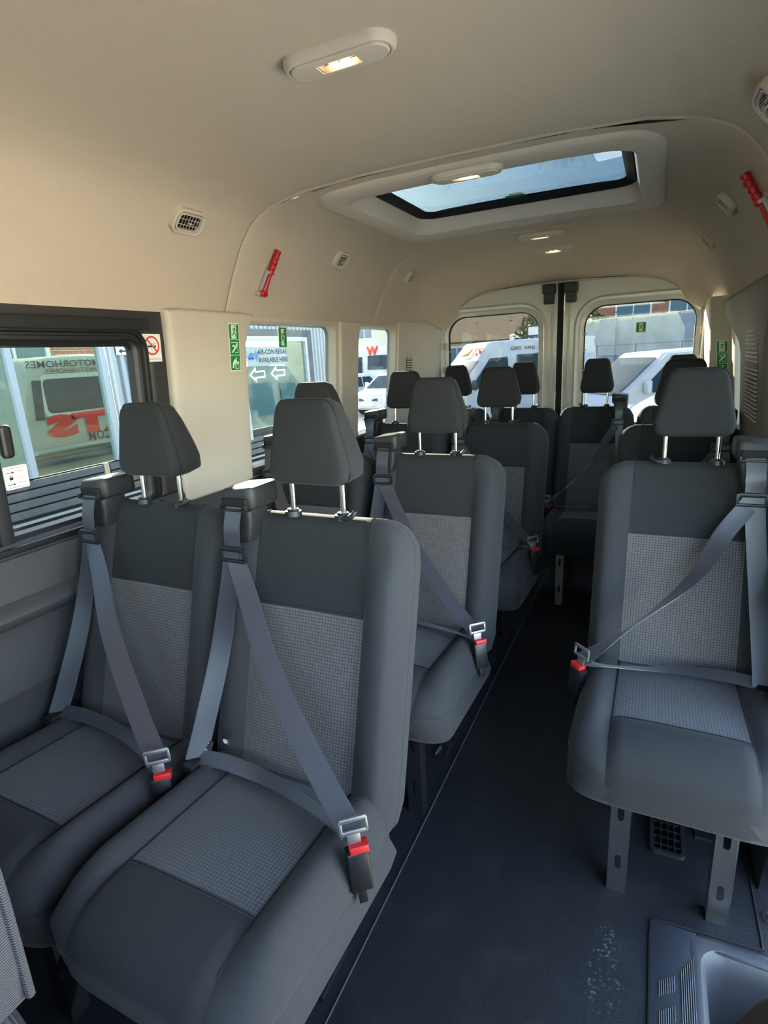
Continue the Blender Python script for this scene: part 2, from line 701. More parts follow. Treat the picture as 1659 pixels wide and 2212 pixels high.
def prof_pts(n=14):
    """smoothed half profile from |x|=.6 outward"""
    P = [Vector((x, 0, z)) for x, z in zip(PX, PZ)][2:]
    c = catmull(P, 4)
    return [(p.x, p.z) for p in c if p.x >= .5999]


SIDEP = prof_pts()


def zprof(x):
    x = abs(x)
    for i in range(len(PX) - 1):
        if x <= PX[i + 1]:
            t = (x - PX[i]) / (PX[i + 1] - PX[i])
            return PZ[i] + (PZ[i + 1] - PZ[i]) * t
    return PZ[-1]


def wallx(z):
    """inner wall half width below the roof join (leans in towards the top)"""
    return .92 - (z - .94) / (1.53 - .94) * .05 if z > .94 else .92


# ------------------------------------------------------------------ ceiling
def struct(name, label, vf, m, parent=None, ang=38):
    o = obj(name, vf, m, parent, ang=ang)
    if parent is None:
        o['kind'] = 'structure'
        o['label'] = label
    return o


def empty_struct(name, label):
    o = bpy.data.objects.new(name, None)
    COL.objects.link(o)
    o['kind'] = 'structure'
    o['label'] = label
    return o


ceil = empty_struct('ceiling', 'beige cloth headliner of the minibus roof in three moulded panels')
across = [(-x, z) for x, z in reversed(SIDEP)] + [(x, zprof(x)) for x in lin(-.5, .5, 9)] + list(SIDEP)


def endroll(y, first, last, a, b):
    return 0.0


def panel_grid(y0, y1, yfun=lambda y, x, z: (x, y, z), roll=(True, True)):
    ys = lin(y0, y1, max(8, int((y1 - y0) / .06)))
    rows = [(y, 0.0) for y in ys]
    if roll[0]:
        rows = [(y0, .007), (y0, .005), (y0 + .003, .002), (y0 + .010, .0005)] + [r for r in rows if r[0] > y0 + .012]
    if roll[1]:
        rows = [r for r in rows if r[0] < y1 - .012] + [(y1 - .010, .0005), (y1 - .003, .002), (y1, .005), (y1, .007)]

    def fn(u, v):
        x, z = across[u]
        y, d = rows[v]
        n = Vector((x * 1.2, 0, 1.0 if abs(x) < .6 else .45)).normalized()
        p = Vector(yfun(y, x, z))
        return p + n * d
    return grid(fn, range(len(across)), range(len(rows)))


obj('headliner_panel', panel_grid(-2.3, .6845, roll=(False, True)), HEAD, ceil, label='long front headliner panel')
# middle panel with the roof hatch opening
HX, HY, HCX, HCY = .52, .465, .01, 1.235
Y1, Y2 = .6885, 1.893


def midpanel():
    def rowsf(lim):
        return None
    inner = rrect(HCX, HCY, HX, HY, .11, 6, 5)
    outer = rrect(0, (Y1 + .012 + Y2 - .012) / 2, .60, (Y2 - Y1 - .024) / 2, .0001, 6, 5)
    rings = []
    for t in lin(0, 1, 5):
        rings.append([(i[0] + (o[0] - i[0]) * t, i[1] + (o[1] - i[1]) * t, zprof(i[0] + (o[0] - i[0]) * t)) for i, o in zip(inner, outer)])
    parts = [loops(rings)]
    rows = [(Y1, .007), (Y1, .005), (Y1 + .003, .002), (Y1 + .012, .0)]
    rowe = [(Y2 - .012, 0), (Y2 - .003, .002), (Y2, .005), (Y2, .007)]

    def mk(us, rr):
        def fn(u, v):
            x, z = us[u]
            y, d = rr[v]
            n = Vector((x * 1.2, 0, 1.0 if abs(x) < .6 else .45)).normalized()
            return Vector((x, y, z)) + n * d
        return grid(fn, range(len(us)), range(len(rr)))
    full = rows[:-1] + [(y, 0) for y in lin(Y1 + .012, Y2 - .012, 16)] + rowe[1:]
    R_ = list(SIDEP)
    L_ = [(-x, z) for x, z in reversed(SIDEP)]
    mid = [(x, zprof(x)) for x in lin(-.6, .6, 25)]
    parts += [mk(L_, full), mk(R_, full), mk(mid, rows), mk(mid, rowe)]
    return join(*parts)


obj('headliner_panel', midpanel(), HEAD, ceil, label='middle headliner panel with the roof hatch opening')


def rearmap(y, x, z):
    # behind y=2.45 the headliner curves down to the rear door opening and narrows
    t = max(0, y - 2.30)
    T = ss(0, .52, t)
    zt = z - T * (.150 if z > 1.75 else .150 * max(0, (z - 1.5) / .25))
    k = 1 - .085 * T
    if z > 1.6:
        zt -= T * .03 * (abs(x) / .8) ** 3
    return (x * k, y, zt)


obj('headliner_panel', panel_grid(1.900, 2.80, rearmap, roll=(True, False)), HEAD, ceil, label='rear headliner panel curving down to the back doors')


def gap(yc):
    def fn(u, v):
        x, z = across[u]
        n = Vector((x * 1.2, 0, 1.0 if abs(x) < .6 else .45)).normalized()
        return Vector((x, yc + (-.03, .03)[v], z)) + n * .0065
    return grid(fn, range(len(across)), (0, 1))


GAPM = mat('brown_gap_foam', (.16, .13, .10), .9)
obj('panel_gap_seal', gap(.686), GAPM, ceil)
obj('panel_gap_seal', gap(1.896), GAPM, ceil)
# outer roof skin so no light leaks through the headliner
roofv = []


def outer(u, v):
    x, z = across[u]
    y = lin(-2.3, 2.95, 12)[v]
    return (x * 1.09, y, z + .085 + (.01 if abs(x) < .6 else 0))


def roof_skin():
    parts = []
    us = [(x * 1.09, z + .085) for x, z in across]

    def seg(ul, ys):
        return grid(lambda u, v: (ul[u][0], ys[v], ul[u][1]), range(len(ul)), range(len(ys)))
    lo, hi, y0, y1 = -.42, .44, .86, 1.60
    cenx = [x for x in lin(lo, hi, 9)]
    left = [u for u in us if u[0] < lo] + [(lo, zprof(lo) + .085)]
    right = [(hi, zprof(hi) + .085)] + [u for u in us if u[0] > hi]
    cen = [(x, zprof(x) + .085) for x in cenx]
    parts += [seg(left, [-2.3, 2.95]), seg(right, [-2.3, 2.95]), seg(cen, [-2.3, y0]), seg(cen, [y1, 2.95])]
    return join(*parts)


obj('outer_roof_skin', roof_skin(), BODYP, ceil)

# hatch frame: a plastic surround stepping up to black seal and tinted glass
hatch = thing('roof_hatch', 'glazed emergency roof hatch with pale moulded surround in the ceiling', 'roof hatch', (HCX, HCY, 1.88))


def hz(q, z, base=None):
    return (q[0] - HCX, q[1] - HCY, z - 1.88)


def hring(hx, hy, R, zf):
    return [hz(q, zf(q[0]) if callable(zf) else zf) for q in rrect(HCX, HCY, hx, hy, R, 6, 5)]


obj('hatch_surround', loops([hring(.540, .485, .12, lambda x: zprof(x) + .012), hring(.540, .485, .12, lambda x: zprof(x) - .002), hring(.532, .478, .115, lambda x: zprof(x) - .009),
                             hring(.52, .466, .11, lambda x: zprof(x) - .0125), hring(.475, .372, .09, lambda x: zprof(x) - .0125), hring(.462, .360, .085, lambda x: zprof(x) - .006),
                             hring(.452, .353, .08, 1.905), hring(.442, .346, .075, 1.945)]), TRIMB, hatch)
obj('black_seal', loops([hring(.446, .350, .078, 1.946), hring(.440, .344, .07, 1.935), hring(.412, .322, .05, 1.948), hring(.404, .316, .045, 1.957), hring(.47, .38, .05, 1.968)]), SOFTBLACK, hatch)
obj('hatch_glass', slab(([Vector(hz(q, 1.96)) for q in rrect(HCX, HCY, .46, .37, .05, 6, 5)], [tuple(range(len(rrect(HCX, HCY, .46, .37, .05, 6, 5))))]), (0, 0, 1), .004), GLR, hatch)
# small sticker stuck to the hatch glass: green top, white foot
obj('glass_sticker', place(prism([(-.038, 0), (.038, 0), (.038, .05), (-.038, .05)], 0, .0008), hz((-.005, 1.515), 1.9585), (1, 0, 0), (0, 1, 0)), GREEN, hatch, label='dark green sticker on the hatch glass')
obj('glass_sticker', place(prism([(-.026, -.028), (.026, -.028), (.026, 0), (-.026, 0)], 0, .0008), hz((.003, 1.515), 1.9585), (1, 0, 0), (0, 1, 0)), WHITE, hatch, label='white foot of the hatch sticker')


# ------------------------------------------------------------------ ceiling lamps
def ceiling_lamp(y, zc, label, tilt=0.0, sc=1.0):
    t = thing('ceiling_lamp', label, 'lamp', (.008, y, zc), group='lit ceiling lamps')
    t.rotation_euler = (tilt, 0, 0)
    t.scale = (sc, sc, sc)
    hx, hy = .112, .040
    rim = loops([[(*q, .004) for q in rrect(0, 0, hx, hy, .039, 8, 4)], [(*q, -.006) for q in rrect(0, 0, hx - .001, hy - .001, .038, 8, 4)], [(*q, -.012) for q in rrect(0, 0, hx - .006, hy - .006, .033, 8, 4)],
                 [(*q, -.0125) for q in rrect(0, 0, hx - .010, hy - .010, .029, 8, 4)], [(*q, -.006) for q in rrect(0, 0, hx - .012, hy - .012, .027, 8, 4)]])
    obj('lamp_rim', rim, TRIMB, t)
    # cover plate: sits proud, with the lens window left open
    out = rrect(0, 0, hx - .0125, hy - .0125, .0265, 8, 4)
    inn = rrect(0, 0, .041, .015, .003, 8, 4)
    pl = loops([[(*q, -.005) for q in out], [(*q, -.012) for q in out], [(q[0] * .97, q[1] * .93, -.0150) for q in out], [(*q, -.0165) for q in inn], [(*q, -.004) for q in inn]])
    obj('lamp_cover', pl, TRIMB, t)
    obj('lamp_reflector', join(box(-.041, .041, -.015, .015, -.003, -.002), box(-.041, -.0385, -.015, .015, -.014, -.003), box(.0385, .041, -.015, .015, -.014, -.003)), REFL, t)
    for s in (-1, 1):
        b = join(cyl((s * .0125 - .007, 0, -.009), (s * .0125 + .007, 0, -.009), .0038, n=8))
        obj('bulb', b, BULB, t)
    obj('lamp_lens', loops([[(*q, -.016) for q in rrect(0, 0, .0405, .0145, .003, 3, 2)], [(*q, -.0175) for q in rrect(0, 0, .0385, .0125, .003, 3, 2)]], True), LENS, t)
    return t


ceiling_lamp(.045, 1.886, 'large oval lit lamp alone on the front headliner panel', 0)
ceiling_lamp(.815, 1.8755, 'oval lit lamp on the front lip of the roof hatch', 0)
ceiling_lamp(2.02, 1.886, 'lit lamp on the rear headliner panel nearer the hatch', 0)
ceiling_lamp(2.42, 1.876, 'lit lamp nearest the rear doors, last of the ceiling row', radians(-12))


# ------------------------------------------------------------------ side air vents on the headliner
def side_frame(y, z, s):
    """origin, along (+Y), up-slope and inward normal of the roof side at height z"""
    pts = [(x, q) for x, q in SIDEP]
    best = min(range(1, len(pts) - 1), key=lambda i: abs(pts[i][1] - z))
    a, b = pts[best - 1], pts[best + 1]
    up = Vector((-(b[0] - a[0]), 0, -(b[1] - a[1]))).normalized()
    up.x *= s
    x = pts[best][0] + (pts[best][1] - z) * .55
    n = Vector((-up.z * s, 0, abs(up.x)))
    n = Vector((-s * abs(up.z), 0, -abs(up.x))).normalized()
    return Vector((s * x, y, z)), Vector((0, 1, 0)), up, n


def vent(y, z, s, label, wd=.096, ht=.050):
    o, vx, vy, n = side_frame(y, z, s)
    t = thing('air_vent', label, 'air vent', o + n * .014, group='air vents in the headliner sides')
    P = lambda vf: place(vf, (0, 0, 0), vx, vy, n)
    hw, hh = wd / 2, ht / 2
    obj('vent_surround', P(loops([[(*q, -.014) for q in rrect(0, 0, hw + .014, hh + .014, .030)], [(*q, .003) for q in rrect(0, 0, hw + .0125, hh + .0125, .029)], [(*q, .005) for q in rrect(0, 0, hw + .008, hh + .008, .025)], [(*q, .002) for q in rrect(0, 0, hw + .004, hh + .004, .021)], [(*q, -.002) for q in rrect(0, 0, hw + .003, hh + .003, .020)]])), TRIMB, t)
    obj('vent_frame', P(loops([[(*q, -.004) for q in rrect(0, 0, hw + .002, hh + .002, .019)], [(*q, .004) for q in rrect(0, 0, hw + .0015, hh + .0015, .0185)], [(*q, .0045) for q in rrect(0, 0, hw - .003, hh - .003, .014)], [(*q, -.006) for q in rrect(0, 0, hw - .004, hh - .004, .013)]])), TRIMB, t)
    obj('vent_duct', P(prism(rrect(0, 0, hw, hh, .015), -.010, -.0038)), mat('dark_duct', (.006, .006, .006), .9, spec=.1), t)
    for k in (-1, 1):
        obj('slat', P(rbox((0, k * ht / 6, .001), (wd - .004, .0026, .0035), .001)), TRIMB, t)
    for k in (-3, -2, -1, 0, 1, 2, 3):
        obj('vane', P(rbox((k * wd / 8, 0, -.0025), (.0020, ht - .004, .0022), .0008)), TRIMB, t)
    obj('vent_thumb_tab', P(rbox((0, 0, .005), (.017, .0045, .008), .0018)), TRIMB, t)
    return t


vent(.405, 1.782, -1, 'air vent on the front headliner panel above the sliding window')
vent(1.33, 1.782, -1, 'air vent on the middle headliner panel behind the left hammer', .075)
vent(2.13, 1.782, -1, 'small-looking air vent on the rear headliner panel, left side', .075)
vent(.42, 1.782, 1, 'air vent cut by the top right picture edge')
vent(1.29, 1.775, 1, 'air vent on the right headliner side behind the right hammer', .075)
vent(2.07, 1.775, 1, 'air vent on the right side of the rear headliner panel', .075)


# ------------------------------------------------------------------ emergency hammers
def hammer(s, y0, label):
    o, vx, vy, n = side_frame(y0, 1.69, s)
    t = thing('emergency_hammer', label, 'hammer', o + n * .002, group='red emergency hammers')
    lean = .10
    ux = (vx * cos(lean) + vy * sin(lean) * 0).normalized()
    ax = (vy * cos(lean) + vx * sin(lean) * 1.0).normalized()      # long axis, up
    cx = ax.cross(n).normalized()
    if cx.y < 0:
        cx = -cx
    pr = []
    N = 36
    for i in range(N + 1):
        h = -.002 + .092 * i / N
        pr.append((h, .0122 + .0010 * sin(i / N * pi * 9) - (.004 if i in (0, N) else 0)))
    pts = [(0, 0, 0)]
    hd = [ax * h + n * .016 for h, r in pr]
    obj('handle', tube(hd, [r for h, r in pr], 12), RED, t)
    sh = [ax * h + n * .015 - cx * (-.004) for h in (.0, -.025, -.05, -.072, -.082)]
    obj('shaft', tube(sh, [.0075, .0085, .0105, .014, .011], 10), RED, t)
    obj('hammer_head', tube([ax * -.076 + n * .017 + cx * d for d in (-.018, -.012, .006, .016, .021)], [.004, .012, .013, .012, .007], 12), RED, t)
    # grey holder bracket beside the shaft
    obj('holder', place(rbox((-.010, -.040, .008), (.012, .098, .012), .003), (0, 0, 0), cx, ax, n), mat('grey_holder', (.36, .37, .36), .5), t)
    obj('holder_clip', place(rbox((-.001, .004, .012), (.026, .012, .020), .003), (0, 0, 0), cx, ax, n), mat('grey_holder', (.36, .37, .36), .5), t)
    obj('holder_cup', place(rbox((-.016, -.082, .010), (.026, .018, .018), .005, .008), (0, 0, 0), cx, ax, n), mat('grey_holder', (.36, .37, .36), .5), t)


hammer(-1, .862, 'red emergency hammer in grey holder on the left headliner side')
hammer(1, .862, 'red emergency hammer clipped high at the right picture edge')

# ------------------------------------------------------------------ left wall
wl = empty_struct('wall_left', 'left interior side of the minibus with beige pillars and grey lower trim')
ZB, ZT = .94, 1.512


def wpt(y, z, inn=0.0, s=-1):
    """point on the left wall skin; inn moves towards the cabin"""
    return Vector((s * (wallx(z) - inn), y, z))


def wall_zone(y0, y1, wy0, wy1, wz0, wz1, R, depth=.045, zlo=None, zhi=None, s=-1, inn=0.0, n=6, m=5):
    """wall piece between y0..y1 and sill..join with a rounded opening, reveal going outward"""
    zlo = ZB - .02 if zlo is None else zlo
    zhi = 1.535 if zhi is None else zhi
    inner = rrect((wy0 + wy1) / 2, (wz0 + wz1) / 2, (wy1 - wy0) / 2, (wz1 - wz0) / 2, R, n, m)
    outer = rrect((y0 + y1) / 2, (zlo + zhi) / 2, (y1 - y0) / 2, (zhi - zlo) / 2, .0001, n, m)
    cyy, czz = (wy0 + wy1) / 2, (wz0 + wz1) / 2

    def sc(q, k):
        return (cyy + (q[0] - cyy) * k, czz + (q[1] - czz) * k)
    rings = [[wpt(q[0], q[1], inn - depth - .01, s) for q in (sc(p, .985) for p in inner)],
             [wpt(q[0], q[1], inn - depth, s) for q in inner],
             [wpt(q[0], q[1], inn - .014, s) for q in (sc(p, 1.012) for p in inner)],
             [wpt(q[0], q[1], inn - .003, s) for q in (sc(p, 1.03) for p in inner)],
             [wpt(*q, inn, s) for q in (sc(p, 1.06) for p in inner)],
             [wpt(*q, inn, s) for q in outer]]
    return loops(rings)


# window 2 and 3 zones share the beige trim; each pillar is a panel of its own
def clampzone(y0, y1, wy0, wy1, R, inn=0.0, s=-1):
    return wall_zone(y0, y1, wy0, wy1, ZB + .005, ZT, R, s=s, inn=inn)


obj('window_surround', clampzone(.745, 1.60, .80, 1.485, .045), TRIMB, wl)
obj('window_surround', clampzone(1.60, 2.30, 1.735, 2.215, .045), TRIMB, wl)


def pillar_panel(y0, y1, z0, z1, th, r, s=-1, flare=0.0, fz=.10):
    """padded pillar cover standing th proud of the wall"""
    ys = breaks(y0, y1, .03)
    zs = breaks(z0, z1, .05)
    v, f, _ = pad(ys, zs, -.02, th, r, min(r * .9, th * .9), 4)
    return [wpt(q[0] + flare * ss(z1 - fz, z1, q[1]) * (1 if q[0] > (y0 + y1) / 2 else -.2), q[1], q[2], s) for q in v], f


obj('pillar_cover', pillar_panel(.385, .770, ZB - .04, 1.545, .030, .020, flare=.055), TRIMB, wl, label='broad beige pillar cover with exit sticker')
obj('pillar_cover', pillar_panel(1.515, 1.705, ZB - .02, 1.540, .018, .014, flare=.03), TRIMB, wl, label='narrow beige pillar cover between the rear side windows')
# D panel sloping in to the rear door frame, with grille
def dpx(s, y, z):
    if s < 0:
        return wallx(z) - .012 - .075 * ss(2.25, 2.80, y)
    return wallx(z) + .020 - .105 * min(1, max(0, (y - 2.30) / .08))      # right post has a face turned to the front


def dpanel(s):
    ys = lin(2.235, 2.83, 10) if s < 0 else [2.235, 2.295, 2.305, 2.34, 2.375, 2.385, 2.5, 2.7, 2.83]
    g = grid(lambda u, v: Vector((s * dpx(s, u, v), u, v)), ys, lin(.60, 1.552, 10))
    return slab(g, (s, 0, 0), .02)


obj('corner_panel', dpanel(-1), TRIMB, wl)
for k in range(10):
    z = 1.225 + k * .0155
    x = wallx(z) - .012 - .075 * ss(2.25, 2.80, 2.38)
    wdt = .075 if k < 7 else .075 - .012 * (k - 6)
    obj('grille_slat', [Vector((-x + .003, 2.345, z)) + Vector((-.0, 0, 0)) + q for q in rbox((0, wdt / 2, 0), (.008, wdt, .008), .002)[0]] and (
        [Vector((-x + .004 + (q.y) * .13, 2.345 + q.y, z + q.z)) + Vector((q.x, 0, 0)) for q in rbox((0, wdt / 2, 0), (.008, wdt, .0085), .002)[0]], rbox((0, wdt / 2, 0), (.008, wdt, .0085), .002)[1]), TRIMB, wl)
obj('grille_backing', grid(lambda u, v: (-(wallx(v) - .012 - .075 * ss(2.25, 2.80, u)) + .0012, u, v), lin(2.345, 2.418, 3), lin(1.219, 1.340, 3)), mat('brown_grille_backing', (.10, .085, .07), .8), wl)

# lower trim: extruded profile with a raised armrest rib
LT = [(.955, .945), (.905, .945), (.897, .935), (.897, .915), (.908, .905), (.907, .83), (.900, .80), (.872, .778), (.868, .765), (.873, .752), (.905, .728), (.912, .70), (.906, .66), (.902, .556), (.898, .552), (.902, .546), (.898, .30), (.890, .10), (.885, 0)]


def lower_trim(s, y0, y1):
    P = [(s * x, z) for x, z in LT]
    ys = lin(y0, y1, 10)
    return grid(lambda u, v: (P[u][0], ys[v], P[u][1]), range(len(P)), range(len(ys)))


obj('lower_trim', lower_trim(-1, -2.3, 2.84), TRIMG, wl)
# sill ledge behind windows and the outer skin below the sill
obj('outer_side_skin', join(box(-.985, -.97, -2.3, 2.9, -.35, .945), box(-.985, -.90, .285, 2.9, ZB - .03, ZB - .005)), BODYP, wl)


# window glasses
def pane(name, label, y0, y1, z0=ZB - .01, z1=ZT + .02, s=-1, off=.040, m=GLZ):
    v = [Vector((s * (wallx(z) + off), y, z)) for y, z in ((y0, z0), (y1, z0), (y1, z1), (y0, z1))]
    o = struct(name, label, slab((v, [(0, 1, 2, 3)]), (s, 0, 0), .004), m)
    return o


win2 = pane('window_2', 'fixed side window behind the broad beige pillar', .76, 1.52)
win3 = pane('window_3', 'small fixed side window at the rear left', 1.70, 2.25)
# window 1: sliding window in black frame
win1 = empty_struct('window_1', 'sliding side window in deep black frame beside the front row')


def wplace(vf, inn=0.0, s=-1):
    return [wpt(q[0], q[1], inn + q[2], s) for q in vf[0]], vf[1]


def fring(y0, y1, z0, z1, R, ins):
    """nested rounded frames: list of (inset, inn)"""
    rs = []
    for e, inn in ins:
        rs.append([wpt(q[0], q[1], inn) for q in rrect((y0 + y1) / 2, (z0 + z1) / 2, (y1 - y0) / 2 - e, (z1 - z0) / 2 - e, max(R - e, .01), 6, 5)])
    return loops(rs)


obj('window_surround', wall_zone(-2.3, .385, -1.05, .300, .93, 1.470, .05, depth=.02, zlo=ZB - .005, zhi=1.535), mat('dark_brown_pillar', (.024, .021, .021), .5), win1, label='dark pillar paint around the sliding window')
obj('window_frame', fring(-1.06, .302, .918, 1.476, .06, [(-.010, -.02), (-.010, .006), (-.004, .010), (.006, .010), (.010, .004), (.016, .004), (.018, .009), (.026, .009), (.029, .001), (.040, -.004), (.044, -.03)]), BLACK, win1)
obj('upper_rail', wplace(rbox((-.44, 1.490, .012), (1.50, .034, .028), .004)), BLACKM, win1)
obj('lower_rail', wplace(rbox((-.44, .928, .016), (1.46, .022, .030), .004)), BLACK, win1)
obj('window_pane', wplace(slab(([Vector(q) for q in ((-1.03, .94, -.022), (.272, .94, -.022), (.272, 1.45, -.022), (-1.03, 1.45, -.022))], [(0, 1, 2, 3)]), (0, 0, 1), .003)), GLZ, win1)
obj('sliding_frame_post', wplace(rbox((-.2075, 1.185, .000), (.038, .53, .024), .005)), BLACKM, win1)
obj('latch', wplace(rbox((-.170, 1.205, .012), (.030, .085, .022), .008, .012)), BLACK, win1)
obj('sliding_pane_edge', wplace(frame(.04, 1.19, .228, .240, .03, .006, -.019, -.012)), GLOSSB, win1)
# lock sticker on the sliding pane
ls = thing('lock_instruction_sticker', 'white lock instruction sticker at lower corner of sliding window', 'sticker', wpt(-.143, 1.108, -.016))


def stick(vf):
    o = wpt(-.143, 1.108, -.016)
    return [wpt(-.143 + q[0], 1.108 + q[1], -.0165 + q[2]) - o for q in vf[0]], vf[1]


obj('sticker_sheet', stick(prism(rrect(0, 0, .031, .030, .004, 3, 2), 0, .0008)), WHITE, ls)
for zz in (.020, -.020):
    obj('rule_line', stick(box(-.024, .026, zz + (.004 if zz > 0 else -.006), zz + (.0055 if zz > 0 else -.0045), .0008, .0012)), mat('pink_print', (.6, .25, .28), .6), ls)
for zz in (.014, -.017):
    obj('arrow', stick(join(box(-.024, -.010, zz - .0008, zz + .0008, .0008, .0012), prism([(-.010, zz - .003), (-.004, zz), (-.010, zz + .003)], .0008, .0012))), BLK, ls)
obj('padlock', stick(join(box(-.018, -.009, -.005, .002, .0008, .0012), frame(-.0135, .003, .0022, .003, .002, .0012, .0008, .0012, 3, 2))), BLK, ls)
for s_, zz in (('OPEN', .015), ('LOCK', -.001), ('OPEN', -.016)):
    obj('lettering', stick(xf(textvf(s_, .0085), lambda q: (q[0] + .012, q[1] + zz, .001))), mat('pink_print', (.6, .25, .28), .6), ls)


# ------------------------------------------------------------------ stickers
def man_running(k=1.0):
    """running figure of an exit sign, about 1 unit tall, as flat pieces in xy"""
    def limb(a, b, w0, w1=None):
        w1 = w0 if w1 is None else w1
        a, b = Vector((*a, 0)), Vector((*b, 0))
        d = (b - a).normalized()
        n = Vector((-d.y, d.x, 0))
        p = [a + n * w0, a - n * w0, b - n * w1, b + n * w1]
        return [(q.x, q.y) for q in p]
    polys = [limb((.10, .30), (-.02, -.02), .075, .06), limb((.10, .26), (.26, .12), .035, .03), limb((.26, .12), (.36, .20), .03, .025), limb((.08, .28), (-.14, .22), .035, .03),
             limb((-.14, .22), (-.20, .06), .03, .025), limb((0, 0), (.16, -.16), .05, .04), limb((.16, -.16), (.18, -.42), .04, .03), limb((-.02, 0), (-.12, -.22), .05, .04), limb((-.12, -.22), (-.34, -.26), .04, .03),
             [(.13 + .065 * cos(2 * pi * i / 10), .42 + .065 * sin(2 * pi * i / 10)) for i in range(10)]]
    return polys


def polys_vf(polys, s, ox, oy, d0=.0010, d1=.0014):
    return join(*[prism([(p[0] * s + ox, p[1] * s + oy) for p in q], d0, d1) for q in polys])


def exit_strip(name, label, P, w_=.027, h_=.082, group=None):
    """three-panel green exit strip; P maps (x,y,d) to world offsets from the thing"""
    t = thing(name, label, 'sticker', P((0, 0, 0)), group=group)
    o = Vector(P((0, 0, 0)))
    Q = lambda vf: ([Vector(P(q)) - o for q in vf[0]], vf[1])
    obj('sticker_sheet', Q(box(-w_ - .003, w_ + .003, -h_ - .003, h_ + .003, 0, .0006)), CREAM, t)
    hh = h_ * 2 / 3
    for k in (1, 0, -1):
        c = k * hh
        obj('green_field', Q(box(-w_, w_, c - hh / 2 + .001, c + hh / 2 - .001, .0006, .0009)), GREEN, t)
        if k == 1:
            obj('doorway', Q(box(-w_ * .62, w_ * .5, c - hh * .44, c + hh * .44, .0009, .0011)), CREAM, t)
            obj('running_figure', Q(polys_vf(man_running(), hh * .80, 0, c, .0011, .0014)), GREEN, t)
        elif k == 0:
            obj('window_pictogram', Q(join(polys_vf([[(-.45, -.4), (-.25, -.42), (.3, .02), (.36, .3), (.22, .34), (.12, .08), (-.1, .25), (-.36, .12), (-.3, .04), (-.12, .10), (-.05, 0)]], hh * .8, 0, c, .0009, .0012),
                                           box(w_ * .62, w_ * .72, c - hh * .35, c + hh * .35, .0009, .0012), box(-w_ * .8, w_ * .72, c + hh * .30, c + hh * .35, .0009, .0012), box(0, w_ * .72, c - hh * .35, c - hh * .31, .0009, .0012))), CREAM, t)
        else:
            obj('push_pictogram', Q(join(polys_vf([[(-.38, -.42), (-.2, -.42), (-.12, -.1), (.02, -.12), (-.02, -.42), (.1, -.42), (.16, -.02), (.06, .2), (.22, -.05), (.3, -.2), (.36, -.14), (.26, .16), (.1, .32), (-.16, .24), (-.34, -.05)],
                                                   [(.17 + .09 * cos(2 * pi * i / 10), .38 + .09 * sin(2 * pi * i / 10)) for i in range(10)], [(.28, .06), (.28, -.04), (.45, -.04), (.45, -.12), (.6, .01), (.45, .14), (.45, .06)]], hh * .78, -w_ * .1, c, .0009, .0012),
                                                 box(w_ * .62, w_ * .70, c - hh * .40, c - hh * .1, .0009, .0012), box(-w_ * .1, w_ * .70, c - hh * .40, c - hh * .36, .0009, .0012))), CREAM, t)
    return t


exit_strip('exit_sticker_strip', 'green three-panel emergency exit sticker on the broad left pillar', lambda q: tuple(wpt(.692 + q[0] * .95, 1.420 + q[1], .0305 + q[2])))


def exit_label(name, label, P, w_=.030, h_=.030):
    t = thing(name, label, 'sticker', P((0, 0, 0)), group='small exit stickers on window glass')
    o = Vector(P((0, 0, 0)))
    Q = lambda vf: ([Vector(P(q)) - o for q in vf[0]], vf[1])
    obj('sticker_sheet', Q(box(-w_ - .003, w_ + .003, -h_ - .003, h_ + .003, 0, .0006)), CREAM, t)
    obj('green_field', Q(box(-w_, w_, -h_, h_, .0006, .0009)), GREEN, t)
    obj('doorway', Q(box(-w_ * .45, w_ * .45, -h_ * .86, h_ * .86, .0009, .0011)), CREAM, t)
    obj('running_figure', Q(polys_vf(man_running(), h_ * 1.55, 0, 0, .0011, .0014)), GREEN, t)


exit_label('exit_sticker', 'small green exit sticker near the top of the second side window', lambda q: tuple(wpt(1.095 + q[0], 1.462 + q[1], -.0385 + q[2])), .028, .040)
exit_label('exit_sticker', 'small green exit sticker on the right rear door window', lambda q: (.464 + q[0], 2.855 - q[2], 1.440 + q[1]), .025, .027)


def no_smoking(label, P, k=1.0):
    t = thing('no_smoking_sticker', label, 'sticker', P((0, 0, 0)), group='white no smoking stickers')
    o = Vector(P((0, 0, 0)))
    Q = lambda vf: ([Vector(P((q[0] * k, q[1] * k, q[2]))) - o for q in vf[0]], vf[1])
    obj('sticker_sheet', Q(box(-.036, .036, -.042, .042, 0, .0006)), WHITE, t)
    ring = loops([[(r * cos(2 * pi * i / 24), .007 + r * sin(2 * pi * i / 24), d) for i in range(24)] for r, d in ((.024, .0006), (.024, .001), (.029, .001), (.029, .0006))])
    obj('red_ring', Q(ring), REDP, t)
    obj('cigarette', Q(join(box(-.017, .006, .002, .007, .0007, .0010), box(.008, .016, .002, .007, .0007, .0010), box(-.010, .013, .011, .0125, .0007, .0010))), BLK, t)
    obj('red_bar', Q(prism([(-.0185, .0225), (-.0155, .0255), (.0185, -.0085), (.0155, -.0115)], .0010, .0013)), REDP, t)
    obj('lettering', Q(xf(textvf('NO SMOKING OR VAPING', .0052), lambda q: (q[0], q[1] - .034, .0009))), BLK, t)


no_smoking('white no smoking sticker on the dark pillar beside the sliding window', lambda q: tuple(wpt(.333 + q[0], 1.424 + q[1], .0005 + q[2])))
no_smoking('no smoking sticker half hidden at the edge of the second side window', lambda q: tuple(wpt(.805 + q[0], 1.432 + q[1], -.0385 + q[2])))
no_smoking('no smoking sticker at the edge of the third side window', lambda q: tuple(wpt(1.745 + q[0], 1.435 + q[1], -.0385 + q[2])))

